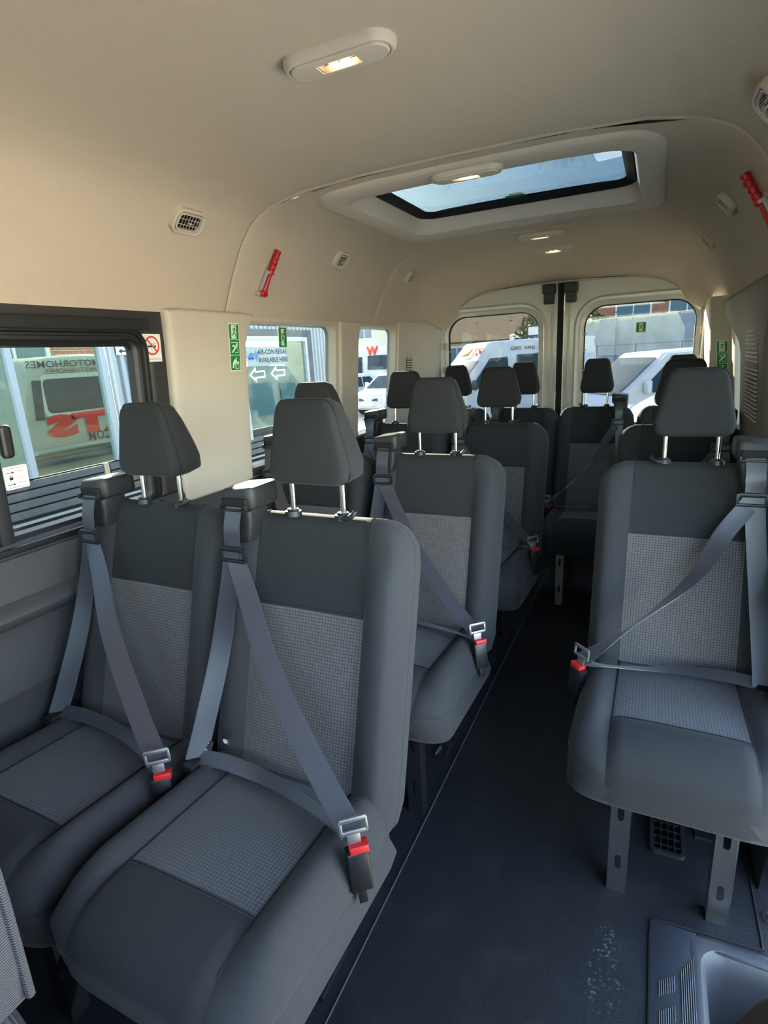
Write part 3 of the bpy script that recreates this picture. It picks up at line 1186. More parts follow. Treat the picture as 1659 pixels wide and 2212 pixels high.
# ------------------------------------------------------------------ right wall
wr = empty_struct('wall_right', 'right interior side with beige rear pillar, grille and grey lower trim')
obj('lower_trim', lower_trim(1, .36, 2.84), TRIMG, wr)
obj('outer_side_skin', join(box(.97, .985, .36, 2.9, -.35, .945), box(.90, .985, .36, 2.9, ZB - .03, ZB - .005)), BODYP, wr)
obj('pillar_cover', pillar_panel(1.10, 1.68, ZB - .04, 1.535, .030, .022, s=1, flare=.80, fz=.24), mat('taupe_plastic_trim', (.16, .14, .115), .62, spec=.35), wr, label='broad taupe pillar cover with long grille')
obj('window_surround', wall_zone(.36, 1.12, .50, 1.02, ZB + .005, ZT, .045, s=1), TRIMB, wr)
obj('window_surround', wall_zone(1.62, 2.34, 1.78, 2.16, ZB + .005, 1.44, .03, s=1), TRIMB, wr)
obj('corner_panel', dpanel(1), TRIMB, wr)
for k in range(22):
    z = 1.075 + k * .0140
    if k == 13:
        continue
    cut = .0 if k < 17 else (k - 16) * .022
    obj('grille_slat', wplace(rbox((1.34 + cut / 2, z, .032), (.25 - cut, .0080, .010), .002), 0, 1), TRIMB, wr)
obj('grille_backing', wplace(box(1.215, 1.465, 1.068, 1.355, .0302, .0308), 0, 1), BLACKM, wr)
pane('window_4', 'side window in the right wall ahead of the taupe pillar', .46, 1.06, s=1)
pane('window_5', 'narrow side window behind the taupe pillar on the right', 1.74, 2.20, s=1)
exit_strip('exit_sticker_strip', 'green exit sticker strip on the right rear corner pillar', lambda q: (dpx(1, 2.34, 1.255 + q[1]) + .78 * q[0] - .62 * (q[2] + .002), 2.34 - .62 * q[0] - .78 * (q[2] + .002), 1.255 + q[1]))
rl = thing('red_courtesy_lamp', 'small red lamp at the top right corner of the rear doors', 'lamp', (.772, 2.715, 1.618))
obj('lamp_base', rbox((0, 0, 0), (.026, .02, .085), .004), BLACK, rl)
obj('red_lens', rbox((-.010, -.006, 0), (.018, .016, .060), .004), mat('red_lens', (.18, .008, .012), .2), rl)

# ------------------------------------------------------------------ rear doors
wb = empty_struct('wall_rear', 'painted metal frame around the two rear doors')


def door_outline(sg, e=0.0):
    return None


def rear_top(x):
    return 1.752 - .06 * (abs(x) / .78) ** 2.2


def rear_door(sg, name, label):
    d = empty_struct(name, label)
    x0, x1 = .022, .800
    zb, n, m = .25, 8, 5
    Y = 2.80
    wc, wz, wx, wzh = (.138 + .758) / 2, (.86 + 1.585) / 2, .310, (1.585 - .86) / 2
    R = .125
    inner = rrect(wc, wz, wx, wzh, R, n, m)
    out0 = rrect((x0 + x1) / 2, (zb + 1.74) / 2, (x1 - x0) / 2, (1.74 - zb) / 2, .012, n, m)
    outl = []
    for q in rrect((x0 + x1) / 2, (zb + 1.74) / 2, (x1 - x0) / 2, (1.74 - zb) / 2, .001, n, m):
        z = q[1]
        if z > 1.5:
            z = min(z, rear_top(q[0]) - .010)
            # round the outer top corner
            dx = q[0] - (x1 - .12)
            if dx > 0:
                z = min(z, rear_top(q[0]) - .012 - .05 * (dx / .12) ** 2.5)
        outl.append((q[0], z))

    def sc(k, dk=0):
        return rrect(wc, wz, wx + k, wzh + k, R + k * .8, n, m)
    rg = [[(sg * q[0], Y + .075, q[1]) for q in inner], [(sg * q[0], Y + .055, q[1]) for q in inner], [(sg * q[0], Y + .050, q[1]) for q in sc(.024)], [(sg * q[0], Y + .018, q[1]) for q in sc(.031)],
          [(sg * q[0], Y + .002, q[1]) for q in sc(.036)], [(sg * q[0], Y - .009, q[1]) for q in sc(.044)], [(sg * q[0], Y - .002, q[1]) for q in sc(.050)], [(sg * q[0], Y + .004, q[1]) for q in sc(.057)], [(sg * q[0], Y + .004, q[1]) for q in outl], [(sg * q[0], Y + .06, q[1]) for q in outl]]
    obj('door_skin', loops(rg), BODYP, d)
    # glass seal and pane
    obj('glass_seal', loops([[(sg * q[0], Y + .052, q[1]) for q in inner], [(sg * q[0], Y + .060, q[1]) for q in rrect(wc, wz, wx - .006, wzh - .006, R - .006, n, m)], [(sg * q[0], Y + .076, q[1]) for q in rrect(wc, wz, wx - .006, wzh - .006, R - .006, n, m)]]), SOFTBLACK, d)
    pn = prism([(q[0], q[1]) for q in rrect(wc, wz, wx + .01, wzh + .01, R, n, m)], 0, .004)
    obj('window_pane', ([Vector((sg * q[0], Y + .062 + q[2], q[1])) for q in pn[0]], pn[1]), GLB, d)
    # weld tabs on the window flange
    for a, b in ((-.29, .10), (-.29, -.02), (-.29, .2), (.285, .14), (.285, 0), (-.12, .315), (.10, .318)):
        obj('flange_tab', rbox((sg * (wc + a * (1.05)), Y + .046, wz + b), (.022, .008, .008), .002), mat('silver_shadow_paint', (.42, .41, .38), .4), d)
    # raised pressings at the corners, bolts
    tri = [(x1 - .060, 1.628), (x1 - .025, 1.615), (x1 - .016, 1.52), (x1 - .022, 1.515)]
    tri2 = [(.060, 1.625), (.108, 1.625), (.088, 1.575), (.072, 1.57)]
    for q in (tri, tri2):
        pv = prism(q, 0, .008)
        obj('corner_pressing', ([Vector((sg * p[0], Y + .002 - p[2], p[1])) for p in pv[0]], pv[1]), BODYP, d)
    for z in (1.24, 1.40):
        obj('hinge_plug', rbox((sg * (x1 - .028), Y - .003, z), (.026, .012, .045), .005, .011), TRIMB, d)
    # vertical edge bead
    obj('edge_bead', tube([(sg * .050, Y - .001, .3), (sg * .050, Y - .001, 1.70)], .006, 8), BODYP, d)
    # latch block hanging from the top
    obj('latch_block', join(rbox((sg * .066, Y - .045, 1.700), (.078, .06, .055), .006), rbox((sg * .066, Y - .040, 1.650), (.062, .055, .075), .008), rbox((sg * (.066 + .012), Y - .064, 1.690), (.018, .03, .05), .004)), BLACKM, d)
    return d


rear_door(-1, 'door_1', 'silver left rear door with a rounded window')
rear_door(1, 'door_2', 'silver right rear door with a rounded window and exit sticker')
obj('door_gap_seal', join(rbox((0, 2.815, 1.0), (.040, .05, 1.5), .006)), SOFTBLACK, wb)
# weather seal following the top of the opening
topc = [(x, 2.785, rear_top(x) - (.05 * max(0, (abs(x) - .68) / .12) ** 2.5 if abs(x) > .68 else 0)) for x in lin(-.80, .80, 41)]
obj('weather_seal', tube(topc, .009, 8), SOFTBLACK, wb)
obj('header_lip', tube([(x, 2.790, z - .014) for x, y, z in topc], .006, 8), BODYP, wb)
obj('lower_frame', box(-.95, .95, 2.84, 2.90, -.3, .30), BODYP, wb)
obj('side_jamb', join(box(-.99, -.79, 2.845, 2.90, .25, 1.72), box(.79, .99, 2.845, 2.90, .25, 1.72), box(-.99, .99, 2.86, 2.95, 1.70, 1.99)), BODYP, wb)

# ------------------------------------------------------------------ floor with step well
fl = empty_struct('floor', 'dark textured vinyl floor of the minibus with a step well at the sliding door')
WX0, WX1, WY0, WY1 = .742, .99, -.75, .150


def floor_sheet():
    xs = [-.93, -.4, .1, .5, WX0, .93]
    ys = [-2.3, -1.5, WY0, -.3, WY1, .4, 1.0, 1.8, 2.85]
    V, F = grid(lambda u, v: (u, v, 0), xs, ys)
    keep = []
    for f in F:
        c = sum((V[i] for i in f), Vector()) / 4
        if WX0 < c.x and WY0 < c.y < WY1:
            continue
        keep.append(f)
    return V, keep


obj('vinyl_sheet', floor_sheet(), FLOOR, fl)
STEPM = mat('step_well_plastic', (.052, .052, .058), .5, spec=.45, bump=.25, bscale=500)
# step well: rounded rim, walls and tread
def well():
    o = rrect((WX0 + WX1) / 2, (WY0 + WY1) / 2, (WX1 - WX0) / 2, (WY1 - WY0) / 2, .045, 6, 4)
    c = ((WX0 + WX1) / 2, (WY0 + WY1) / 2)

    def r(e, z, R):
        return [(*q, z) for q in rrect(*c, (WX1 - WX0) / 2 - e, (WY1 - WY0) / 2 - e, R, 6, 4)]
    return loops([r(-.02, .0045, .008), r(-.012, .008, .03), r(0, .006, .05), r(.010, -.008, .045), r(.016, -.04, .042), r(.022, -.20, .04), r(.030, -.222, .034), r(.06, -.225, .02)], True)


obj('step_well', well(), STEPM, fl)
# raised trim plate around the well
obj('step_trim_plate', join(rbox((.688, -.29, .0025), (.100, .93, .005), .002), rbox((.825, .160, .0025), (.17, .035, .005), .002)), mat('step_trim_vinyl', (.030, .034, .044), .45, spec=.45, bump=.3, bscale=330), fl)
LINE = mat('pale_grip_rib', (.20, .20, .22), .4)
for k in range(8):
    obj('grip_rib', rbox((.7025 + k * .0042, -.30 - .004 * (8 - k), .006), (.0020, .80 + .006 * k, .003), .0007), LINE, fl)
for j in range(6):
    for k in range(8):
        obj('grip_rib', rbox((.6585 + k * .0042, .012 - j * .064 + k * .0032, .006), (.0018, .034, .0026), .0006), LINE, fl)
# joint grooves in the vinyl as slim welded seams
for a in ([(.638, -.75, .001), (.638, .14, .001), (.650, .176, .001), (.66, .180, .001), (.872, .192, .001)], [(.868, .55, .001), (.873, .21, .001), (.872, .192, .001)]):
    obj('seam', tube(a, .0035, 6), SOFTBLACK, fl)
obj('seam', tube([(.02, -.9, .0005), (.03, 2.4, .0005)], .0022, 6), mat('floor_weld', (.06, .065, .075), .4), fl)
# floor heater grille under the single seat
hv = thing('floor_heater_grille', 'black square floor heater grille under the single seat', 'vent', (.679, .452, 0))
obj('grille_frame', xf(frame(0, 0, .034, .062, .006, .010, 0, .012), lambda q: q), BLACKM, hv)
obj('grille_duct', box(-.034, .034, -.062, .062, .0006, .0016), SOFTBLACK, hv)
for k in (-1, 0, 1):
    obj('slat', rbox((k * .017, 0, .007), (.003, .124, .010), .001), BLACKM, hv)
for k in (-1.5, -.5, .5, 1.5):
    obj('slat', rbox((0, k * .0275, .006), (.068, .003, .009), .001), BLACKM, hv)
fb = thing('floor_anchor_bolt', 'small green-tinted anchor bolt at the right floor edge', 'bolt', (.905, .285, 0))
obj('bolt_head', cyl((0, 0, .0), (0, 0, .012), .016, .013, 6), mat('zinc_bolt', (.30, .36, .32), .35, .8), fb)
obj('washer', cyl((0, 0, 0), (0, 0, .003), .022, .022, 16), STEEL, fb)

# ------------------------------------------------------------------ passenger seats
TH = radians(17)
SINT, COST = sin(TH), cos(TH)
BW, BL = .242, .690


def backmap(x, s, d):
    return Vector((x, -.178 + s * SINT - d * COST, .358 + s * COST + d * SINT))


SEAM, SEAMS = .143, .475


def back_parts():
    xs = breaks(-BW, BW, .022, (-SEAM, SEAM))
    ys = breaks(0, BL, .035, (SEAMS,))
    V, F, T = pad(xs, ys, -.105, 0, (.035, .035, .085, .085), .034, 5, .03, mids=((-.046, 0), (-.0485, .0025), (-.051, 0)))
    cls = split(V, F, T, lambda c, t: ('back_shell' if t[0] == 'b' else 'side_panel' if t in ('m1', 'm2') else
                                       ('upper_back_panel' if c[1] > SEAMS else 'back_insert') if abs(c[0]) < SEAM and (t == 'cap' or (c[1] > .5 or c[1] < .06)) else ('back_bolster_l' if c[0] < 0 else 'back_bolster_r')))

    def dfm(q):
        x, s, d = q
        fr = ss(-.07, 0, d)
        ax = abs(x)
        b = .024 * ss(SEAM - .004, .180, ax) * (1 - ss(.205, BW, ax)) * (1 - .75 * ss(.54, .66, s))
        g = 0
        if s < BL - .002:
            g += .008 * exp(-((ax - SEAM) / .0042) ** 2)
        if ax < SEAM:
            g += .008 * exp(-((s - SEAMS) / .0042) ** 2)
            puff = (1 - (ax / SEAM) ** 6)
            b += .010 * sin(pi * min(1, max(0, s / .50))) * puff - .004 * (1 - (ax / SEAM) ** 2)
            b -= .006 * ss(.60, .68, s)
        return backmap(x, s, d + fr * (b - g))
    V2 = [dfm(q) for q in V]
    out = {k: sub(V2, f) for k, f in cls.items()}
    for n_, sx_ in (('a', -SEAM), ('b', SEAM)):
        out['seam' + n_] = tube([dfm((sx_, q, .0062)) for q in lin(.03, BL - .036, 22)] + [dfm((sx_, BL - .034 + .034 * sin(a), -.034 * (1 - cos(a)) + .004)) for a in (.5, 1.0, 1.5)] + [backmap(sx_, BL - .004, -.06)], .0018, 6)
    out['seamc'] = tube([dfm((q, SEAMS, .0062)) for q in lin(-SEAM, SEAM, 14)], .0018, 6)
    return out


CL, CT = .515, .172


def cushmap(x, t, d):
    return Vector((x, -.115 - t, .438 + .085 * t + d))


CSEAM, CSEAMT = .147, .365


def cushion_parts():
    xs = breaks(-BW, BW, .022, (-CSEAM, CSEAM))
    ys = breaks(0, CL, .03, (CSEAMT,))
    V, F, T = pad(xs, ys, -CT, 0, (.02, .02, .062, .062), .058, 7, .022, mids=((-.070, 0), (-.0725, 0), (-.075, 0), (-.11, 0)))

    def cl(c, t):
        if t[0] == 'b' and not c[1] > .462:
            return 'cushion_base'
        if t == 'back':
            return 'cushion_base'
        if abs(c[0]) < CSEAM and (t == 'cap' or c[1] > .40 or c[1] < .05):
            return 'cushion_insert' if c[1] < CSEAMT else 'cushion_front_panel'
        return 'cushion_bolster_l' if c[0] < 0 else 'cushion_bolster_r'
    cls = split(V, F, T, cl)

    def dfm(q):
        x, t, d = q
        fr = ss(-.08, 0, d)
        ax = abs(x)
        b = .022 * ss(CSEAM - .004, .185, ax) * (1 - ss(.205, BW, ax)) * (1 - ss(.36, .48, t)) 
        g = 0
        if d > -.10:
            g += .008 * exp(-((ax - CSEAM) / .0042) ** 2)
        if ax < CSEAM:
            g += .007 * exp(-((t - CSEAMT) / .0042) ** 2)
            b += .006 * sin(pi * min(1, t / CL)) * (1 - (ax / CSEAM) ** 4) + .008 * ss(.34, .42, t)
        # bolsters pull back at the front so the seat nose is rounded in plan
        tt = t - .012 * ss(.12, BW, ax) * ss(.40, CL, t)
        # front face leans under
        tt -= .014 * ss(.06, CT, -d) * ss(.40, CL, t)
        gt = .006 * exp(-((ax - CSEAM) / .0042) ** 2) if t > CL - .02 else 0
        nose = -.022 * ss(.40, CL, t) * ss(-.12, 0, d)
        if ax > CSEAM + .01:
            x *= 1 - .016 * exp(-((d + .0725) / .0022) ** 2)
            tt -= .004 * exp(-((d + .0725) / .0022) ** 2) * ss(.44, CL, t)
        return cushmap(x, tt - gt, d + nose + fr * (b - g))
    V2 = [dfm(q) for q in V]
    out = {k: sub(V2, f) for k, f in cls.items()}
    for n_, sx_ in (('a', -CSEAM), ('b', CSEAM)):
        out['cseam' + n_] = tube([dfm((sx_, q, .0062)) for q in lin(.03, CL - .06, 20)] + [dfm((sx_, CL - .058 + .058 * sin(a), -.058 * (1 - cos(a)) + .004)) for a in (.3, .6, .9, 1.2, 1.5)] + [dfm((sx_, CL + .001, q)) for q in (-.08, -.10, -.12)], .0018, 6)
    out['cseamc'] = tube([dfm((q, CSEAMT, .0052)) for q in lin(-CSEAM, CSEAM, 14)], .0018, 6)
    return out


def headrest_vf():
    hx, hz_, dep = .107, .188, .118
    xs = breaks(-hx, hx, .02)
    ys = breaks(0, hz_, .02)
    V, F, T = pad(xs, ys, -dep, 0, .034, .016, 4, .030, mids=((-.022, 0), (-.0235, .002), (-.025, 0), (-.05, -.002), (-.075, -.001)))

    def dfm(q):
        x, z, d = q
        k = max(0.0, z / hz_)
        xx = x * (1 - .30 * ss(-.05, 1.05, k))
        thick = 1 - .52 * k ** 1.6
        dd = d * (thick if d < -.02 else 1)
        front = .006 * (1 - (x / hx) ** 2) * sin(pi * k)
        if d > -.02:
            dd += front
        return Vector((xx, .004 - dd + .010 * k, 1.088 + z))
    return [dfm(q) for q in V], F


HV = headrest_vf()


def headrest_seam():
    hx, hz_ = .107, .188
    pts = []
    for q in rrect(0, hz_ / 2, hx, hz_ / 2, .034, 5, 6):
        k = max(0.0, q[1] / hz_)
        pts.append((q[0] * (1 - .30 * ss(-.05, 1.05, k)), .004 + .0235 * (1 - .52 * k ** 1.6) + .010 * k, 1.088 + q[1]))
    return tube(pts + [pts[0]], .0014, 5)


HS = headrest_seam()


def post_vf(s):
    return cyl((s * .068, .045, .985), (s * .068, .050, 1.115), .0068, n=12)


def collar_vf(s):
    return join(cyl((s * .068, .042, 1.004), (s * .068, .043, 1.016), .021, .019, 16), cyl((s * .068, .043, 1.016), (s * .068, .0435, 1.021), .015, .013, 16))


def leg_vf(s):
    """flat channel leg with two slotted holes"""
    y, x = -.548, s * .112
    w2, zt = .021, .330

    def zone(za, zb_):
        c = (za + zb_) / 2
        hole = rrect(0, c, .0075, .022, .0074, 5, 2)
        out = rrect(0, c, w2, (zb_ - za) / 2, .0001, 5, 2)
        return loops([[(x + q[0], y + .004, q[1]) for q in hole], [(x + q[0], y, q[1]) for q in hole], [(x + q[0], y, q[1]) for q in out]])
    parts = [zone(.05, .14), zone(.20, .29), box(x - w2, x + w2, y, y + .004, 0, .05), box(x - w2, x + w2, y, y + .004, .14, .20), box(x - w2, x + w2, y, y + .004, .29, zt)]
    for k in (-1, 1):
        xa = x + k * w2
        parts.append(rbox((xa, y + .020, zt / 2), (.005, .042, zt), .0015))
    return join(*parts)


def rear_leg_vf(s):
    return join(rbox((s * .10, -.22, .17), (.03, .05, .34), .004), rbox((s * .10, -.24, .006), (.045, .12, .012), .003))


def frame_vf():
    return join(rbox((0, -.50, .325), (.36, .035, .03), .005), rbox((0, -.16, .325), (.40, .05, .05), .006), rbox((-.16, -.33, .322), (.03, .40, .028), .005), rbox((.16, -.33, .322), (.03, .40, .028), .005))


CX = {1: -.174, -1: -.150}


def guide_vf(c):
    """moulded belt exit on the shoulder of the seat (left-hand version, x<0)"""
    body = rbox((c, .022, 1.054), (.096, .112, .056), .010, .018)
    neck = pad(breaks(-.043, .043, .02), breaks(-.075, .01, .02), -.075, .0, .012, .010, 3)
    nv = [Vector((c - .006 + q[0] * (1 + .3 * q[1] / .075), -.030 - q[2] + .0, 1.022 + q[1])) for q in neck[0]]
    return [Vector((q.x * 1, q.y, q.z + .006 * sin((q.x - c) * 20))) for q in body[0]], body[1], (nv, neck[1])




def seat_meshes(mir):
    """mesh library for one seat; mir=-1 swaps left and right"""
    lib = {}

    def add(key, vf, ang=38):
        v = [Vector((q[0] * mir, q[1], q[2])) for q in vf[0]]
        lib[key] = mesh(key, v, vf[1], True, ang)
    for k, vf in BP.items():
        add(k, vf, 60)
    for k, vf in CP.items():
        add(k, vf, 60)
    add('headrest', HV, 60)
    add('hseam', HS)
    for s, n in ((-1, 'a'), (1, 'b')):
        add('post' + n, post_vf(s))
        add('collar' + n, collar_vf(s))
        add('leg' + n, leg_vf(s))
        add('rear_leg' + n, rear_leg_vf(s))
    add('release', tube(catmull([(.068, .030, 1.010), (.085, .026, 1.012), (.098, .030, 1.018), (.104, .036, 1.027)], 4), .006, 8))
    add('frame', frame_vf())
    GB = guide_vf(CX[mir])
    add('guide', join((GB[0], GB[1]), GB[2]))
    c = CX[mir]
    add('guide_mouth', join(rbox((c, -.036, 1.047), (.074, .010, .026), .003, .006)))
    add('guide_lip', join(rbox((c, -.043, 1.0335), (.076, .012, .006), .0025), rbox((c - .036, -.043, 1.039), (.006, .012, .014), .002), rbox((c + .036, -.043, 1.039), (.006, .012, .014), .002)))
    add('guide_screw', cyl((c - .032, -.0335, 1.000), (c - .032, -.028, 1.000), .0065, n=10))
    # belts
    top = (c, -.040, 1.040)
    adj = (c + .002, -.062, .930)
    tip = (.236, -.300, .510)
    sh = [top, (c - .002, -.056, .99), adj, (c + .06, -.100, .845), (-.02, -.170, .730), (.12, -.245, .600), tip]
    if mir > 0:
        wd = [(1, 0, 0), (1, 0, 0), (1, .05, .05), (.85, .40, .2), (.70, .62, .2), (.62, .72, .15), (.75, .62, 0)]
    else:  # twisted so the webbing turns edge-on in the middle
        wd = [(1, 0, 0), (1, 0, 0), (1, -.1, .1), (.8, .3, .5), (.30, .85, .2), (-.05, .93, -.25), (.3, .8, .5)]
    add('shoulder_belt', ribbon(sh, wd, .046), 30)
    add('return_belt', ribbon([(c - .004, -.062, .945), (c - .012, -.078, .86), (c - .030, -.120, .70), (c - .044, -.186, .55), (c - .050, -.228, .470)], [(1, 0, 0), (1, .1, 0), (.85, .5, 0), (.75, .66, 0), (.75, .66, 0)] if mir > 0 else [(1, 0, 0)] * 5, .047), 30)
    add('lap_belt', ribbon([(c - .052, -.222, .476), (c + .03, -.212, .478), (c + .15, -.216, .474), (.08, -.238, .474), (.19, -.276, .484), (.236, -.300, .504)], [(0, .6, .6), (0, .7, .5), (0, .8, .1), (0, .85, -.2), (0, .85, -.3), (0, .8, .2)], .034), 30)
    add('adjuster', join(rbox((c + .001, -.066, .945), (.066, .012, .012), .004), rbox((c + .003, -.068, .918), (.072, .014, .008), .003), rbox((c - .032, -.066, .930), (.010, .013, .034), .004), rbox((c + .035, -.066, .932), (.010, .013, .034), .004)))
    ax = Vector((.10, -.06, -1)).normalized()
    bt = Vector((.246, -.306, .488))
    e1 = Vector((.75, .62, 0)).normalized()
    e1 = (e1 - ax * e1.dot(ax)).normalized()
    e2 = ax.cross(e1)

    def L(vf):
        return place(vf, bt, e1, ax, e2)
    add('buckle', L(join(rbox((0, .046, 0), (.046, .086, .030), .006), rbox((0, .100, 0), (.018, .04, .010), .002))))
    add('button', L(rbox((.004, .0015, .001), (.038, .018, .025), .003)))
    add('tongue', L(join(rbox((-.002, -.012, 0), (.026, .030, .003), .001), rbox((0, -.030, 0), (.052, .010, .006), .002), rbox((0, -.056, 0), (.052, .010, .007), .002), rbox((-.024, -.043, 0), (.008, .030, .006), .002), rbox((.024, -.043, 0), (.008, .030, .006), .002))))
    add('anchor', rbox((c - .052, -.235, .462), (.04, .05, .03), .008))
    add('tag', box(-.165, -.146, -.192, -.189, .505, .530))
    return lib


BP, CP = back_parts(), cushion_parts()
LIB = {1: seat_meshes(1), -1: seat_meshes(-1)}


def seat(x, y, mir, label, group, leg=GLOSSB, sx=1.0, belts=True, tag=False):
    t = thing('passenger_seat', label, 'seat', (x, y, 0), 0, group, (sx, 1, 1))
    B = LIB[mir]

    def p(name, key, m, par=t, **kw):
        return link(name, B[key], m, par, **kw)
    p('back_shell', 'back_shell', CLOTH)
    p('back_side_panel', 'side_panel', CLOTH)
    p('back_bolster', 'back_bolster_l', CLOTH)
    p('back_bolster', 'back_bolster_r', CLOTH)
    p('upper_back_panel', 'upper_back_panel', CLOTHB)
    p('back_insert', 'back_insert', WOVZ, label='woven checked cloth insert')
    p('cushion_base', 'cushion_base', CLOTH)
    p('cushion_bolster', 'cushion_bolster_l', CLOTH)
    p('cushion_bolster', 'cushion_bolster_r', CLOTH)
    p('cushion_front_panel', 'cushion_front_panel', CLOTHB)
    p('cushion_insert', 'cushion_insert', WOVY, label='woven checked cloth insert')
    SM = mat('dark_seam_thread', (.008, .008, .010), .9)
    for k_ in ('seama', 'seamb', 'seamc', 'cseama', 'cseamb', 'cseamc'):
        p('seam', k_, SM)
    h = p('headrest', 'headrest', CLOTHB)
    p('seam', 'hseam', SM, h)
    p('headrest_post', 'posta', CHROME, h)
    p('headrest_post', 'postb', CHROME, h)
    p('post_collar', 'collara', BLACK)
    c = p('post_collar', 'collarb', BLACK)
    p('release_tab', 'release', BLACK, c)
    p('seat_frame', 'frame', GLOSSB)
    p('leg', 'lega', leg)
    p('leg', 'legb', leg)
    p('leg', 'rear_lega', GLOSSB)
    p('leg', 'rear_legb', GLOSSB)
    g = p('belt_guide', 'guide', BLACKM)
    p('guide_mouth', 'guide_mouth', SOFTBLACK, g)
    p('guide_lip', 'guide_lip', BLACK, g)
    p('guide_screw', 'guide_screw', SOFTBLACK, g)
    s = p('shoulder_belt', 'shoulder_belt', WEB)
    p('return_belt', 'return_belt', WEB)
    p('lap_belt', 'lap_belt', WEB)
    p('belt_adjuster', 'adjuster', BLACK)
    p('belt_tongue', 'tongue', mat('satin_tongue_steel', (.34, .34, .34), .42, .85))
    b = p('buckle', 'buckle', BLACK)
    p('release_button', 'button', REDB, b, label='red release button')
    p('belt_anchor', 'anchor', BLACK)
    if tag:
        k = p('child_seat_tag', 'tag', BLK, label='black tag with a white round symbol')
        obj('tag_symbol', loops([[(-.1575 + r * cos(a * pi / 8), -.1925 - .0005, .5175 + r * sin(a * pi / 8)) for a in range(16)] for r in (.0065, .001)], True), WHITE, k)
        obj('lettering', place(textvf('ISOFIX', .0055), (-.1490, -.1926, .5175), (0, 0, 1), (-1, 0, 0)), WHITE, k)
    return t


LG, RG, BG = 'paired seats on the left of the aisle', 'single seats on the right of the aisle', 'seats of the rear row'
S1 = seat(-.620, 0, 1, 'front row seat next to the sliding window', LG)
S2 = seat(-.1255, 0, 1, 'nearest large aisle seat of the front pair with blue-grey belt across', LG, tag=True)
seat(-.620, .811, 1, 'second row window seat, mostly hidden behind the nearest aisle seat', LG)
seat(-.1255, .811, 1, 'second row aisle seat directly behind the nearest aisle seat', LG)
seat(-.620, 1.693, 1, 'third row window seat beside the small rear side window', LG)
seat(-.1255, 1.693, 1, 'third row aisle seat, left of the dark aisle end', LG)
seat(.670, .769, -1, 'single seat on two bright steel legs right of the aisle', RG, leg=STEEL)
seat(.670, 1.62, -1, 'second single seat, hidden behind the steel-legged single seat', RG, leg=STEEL)
for x, mr_, lb in ((-.580, 1, 'rear row seat in the left corner by the back door'), (-.155, 1, 'rear row seat left of the rear door gap'), (.262, -1, 'dark rear row seat at the end of the aisle, right of the door gap'), (.690, -1, 'rear row seat in the right corner')):
    seat(x, 2.43, mr_, lb, BG, leg=mat('dull_steel', (.30, .27, .24), .4, .9), sx=.86)


# black bracket with three bolts at the front foot of the window seat
bp_ = rbox((0, 0, 0), (.062, .24, .006), .002)
bk_ = obj('leg_bracket', place(bp_, (.200, -.562, .205), (.90, -.10, -.40), (.42, 0, .90)), GLOSSB, S1)
for bx_, by_ in ((-.012, .05), (.016, .035), (-.014, -.03)):
    obj('bolt', place(cyl((bx_, by_, .002), (bx_, by_, .009), .0085, n=6), (.200, -.562, .205), (.90, -.10, -.40), (.42, 0, .90)), GLOSSB, bk_)

# paper label by the base of the first aisle seat
pl = thing('seat_care_label', 'black care label with white print between the front pair of seats', 'label', (-.340, -.205, .492))
obj('label_sheet', place(rbox((0, 0, 0), (.042, .034, .002), .0006), (0, 0, 0), (1, .15, 0), (0, .55, .8)), BLK, pl)
obj('label_print', place(join(*[box(-.017, .010 - .004 * (k % 3), .011 - k * .005, .0125 - k * .005, .0011, .0014) for k in range(4)] + [box(-.016 + k * .004, -.014 + k * .004, -.015, -.007, .0011, .0014) for k in range(5)]), (0, 0, 0), (1, .15, 0), (0, .55, .8)), WHITE, pl)

# ------------------------------------------------------------------ front seats: only corners are seen
RIB = mat('ribbed_grey_cloth', (.23, .22, .235), .85, spec=.2)


def ribbed():
    m = RIB
    t = m.node_tree
    p = t.nodes['Principled BSDF']
    g = t.nodes.new('ShaderNodeTexCoord')
    wv = t.nodes.new('ShaderNodeTexWave')
    wv.wave_type = 'BANDS'
    wv.bands_direction = 'Z'
    wv.inputs['Scale'].default_value = 75
    wv.inputs['Distortion'].default_value = 1.2
    wv.inputs['Detail'].default_value = 1
    b = t.nodes.new('ShaderNodeBump')
    b.inputs['Strength'].default_value = .8
    b.inputs['Distance'].default_value = .003
    mixr = t.nodes.new('ShaderNodeMixRGB')
    mixr.inputs[1].default_value = (.055, .052, .056, 1)
    mixr.inputs[2].default_value = (.145, .138, .146, 1)
    t.links.new(g.outputs['Object'], wv.inputs['Vector'])
    t.links.new(wv.outputs['Fac'], b.inputs['Height'])
    t.links.new(wv.outputs['Fac'], mixr.inputs[0])
    t.links.new(mixr.outputs[0], p.inputs['Base Color'])
    t.links.new(b.outputs[0], p.inputs['Normal'])


ribbed()
fs = thing('front_bench', 'ribbed grey cloth front seat showing one corner at bottom left', 'seat', (-.40, -.85, 0))
bk = pad(breaks(-.245, .245, .04), breaks(.53, 1.08, .05), -.14, 0, (.02, .02, .08, .08), .018, 4)
obj('backrest', ([Vector((q[0], .13 + q[2], q[1])) for q in bk[0]], bk[1]), RIB, fs)
cs = pad(breaks(-.245, .275, .05), breaks(-.42, .115, .05), .36, .515, .04, .03, 4)
obj('cushion', ([Vector(q) for q in cs[0]], cs[1]), RIB, fs)
obj('seat_piping', tube([(.245, .118, .54), (.2455, .121, .7), (.2455, .121, .9), (.244, .12, 1.0)], .006, 8), RIB, fs)
obj('seat_base', rbox((0, -.12, .18), (.40, .42, .36), .02), BLACKM, fs)
fp = thing('front_bench', 'dark brown cloth shoulder of a front seat at bottom right corner', 'seat', (.87, -.72, 0))
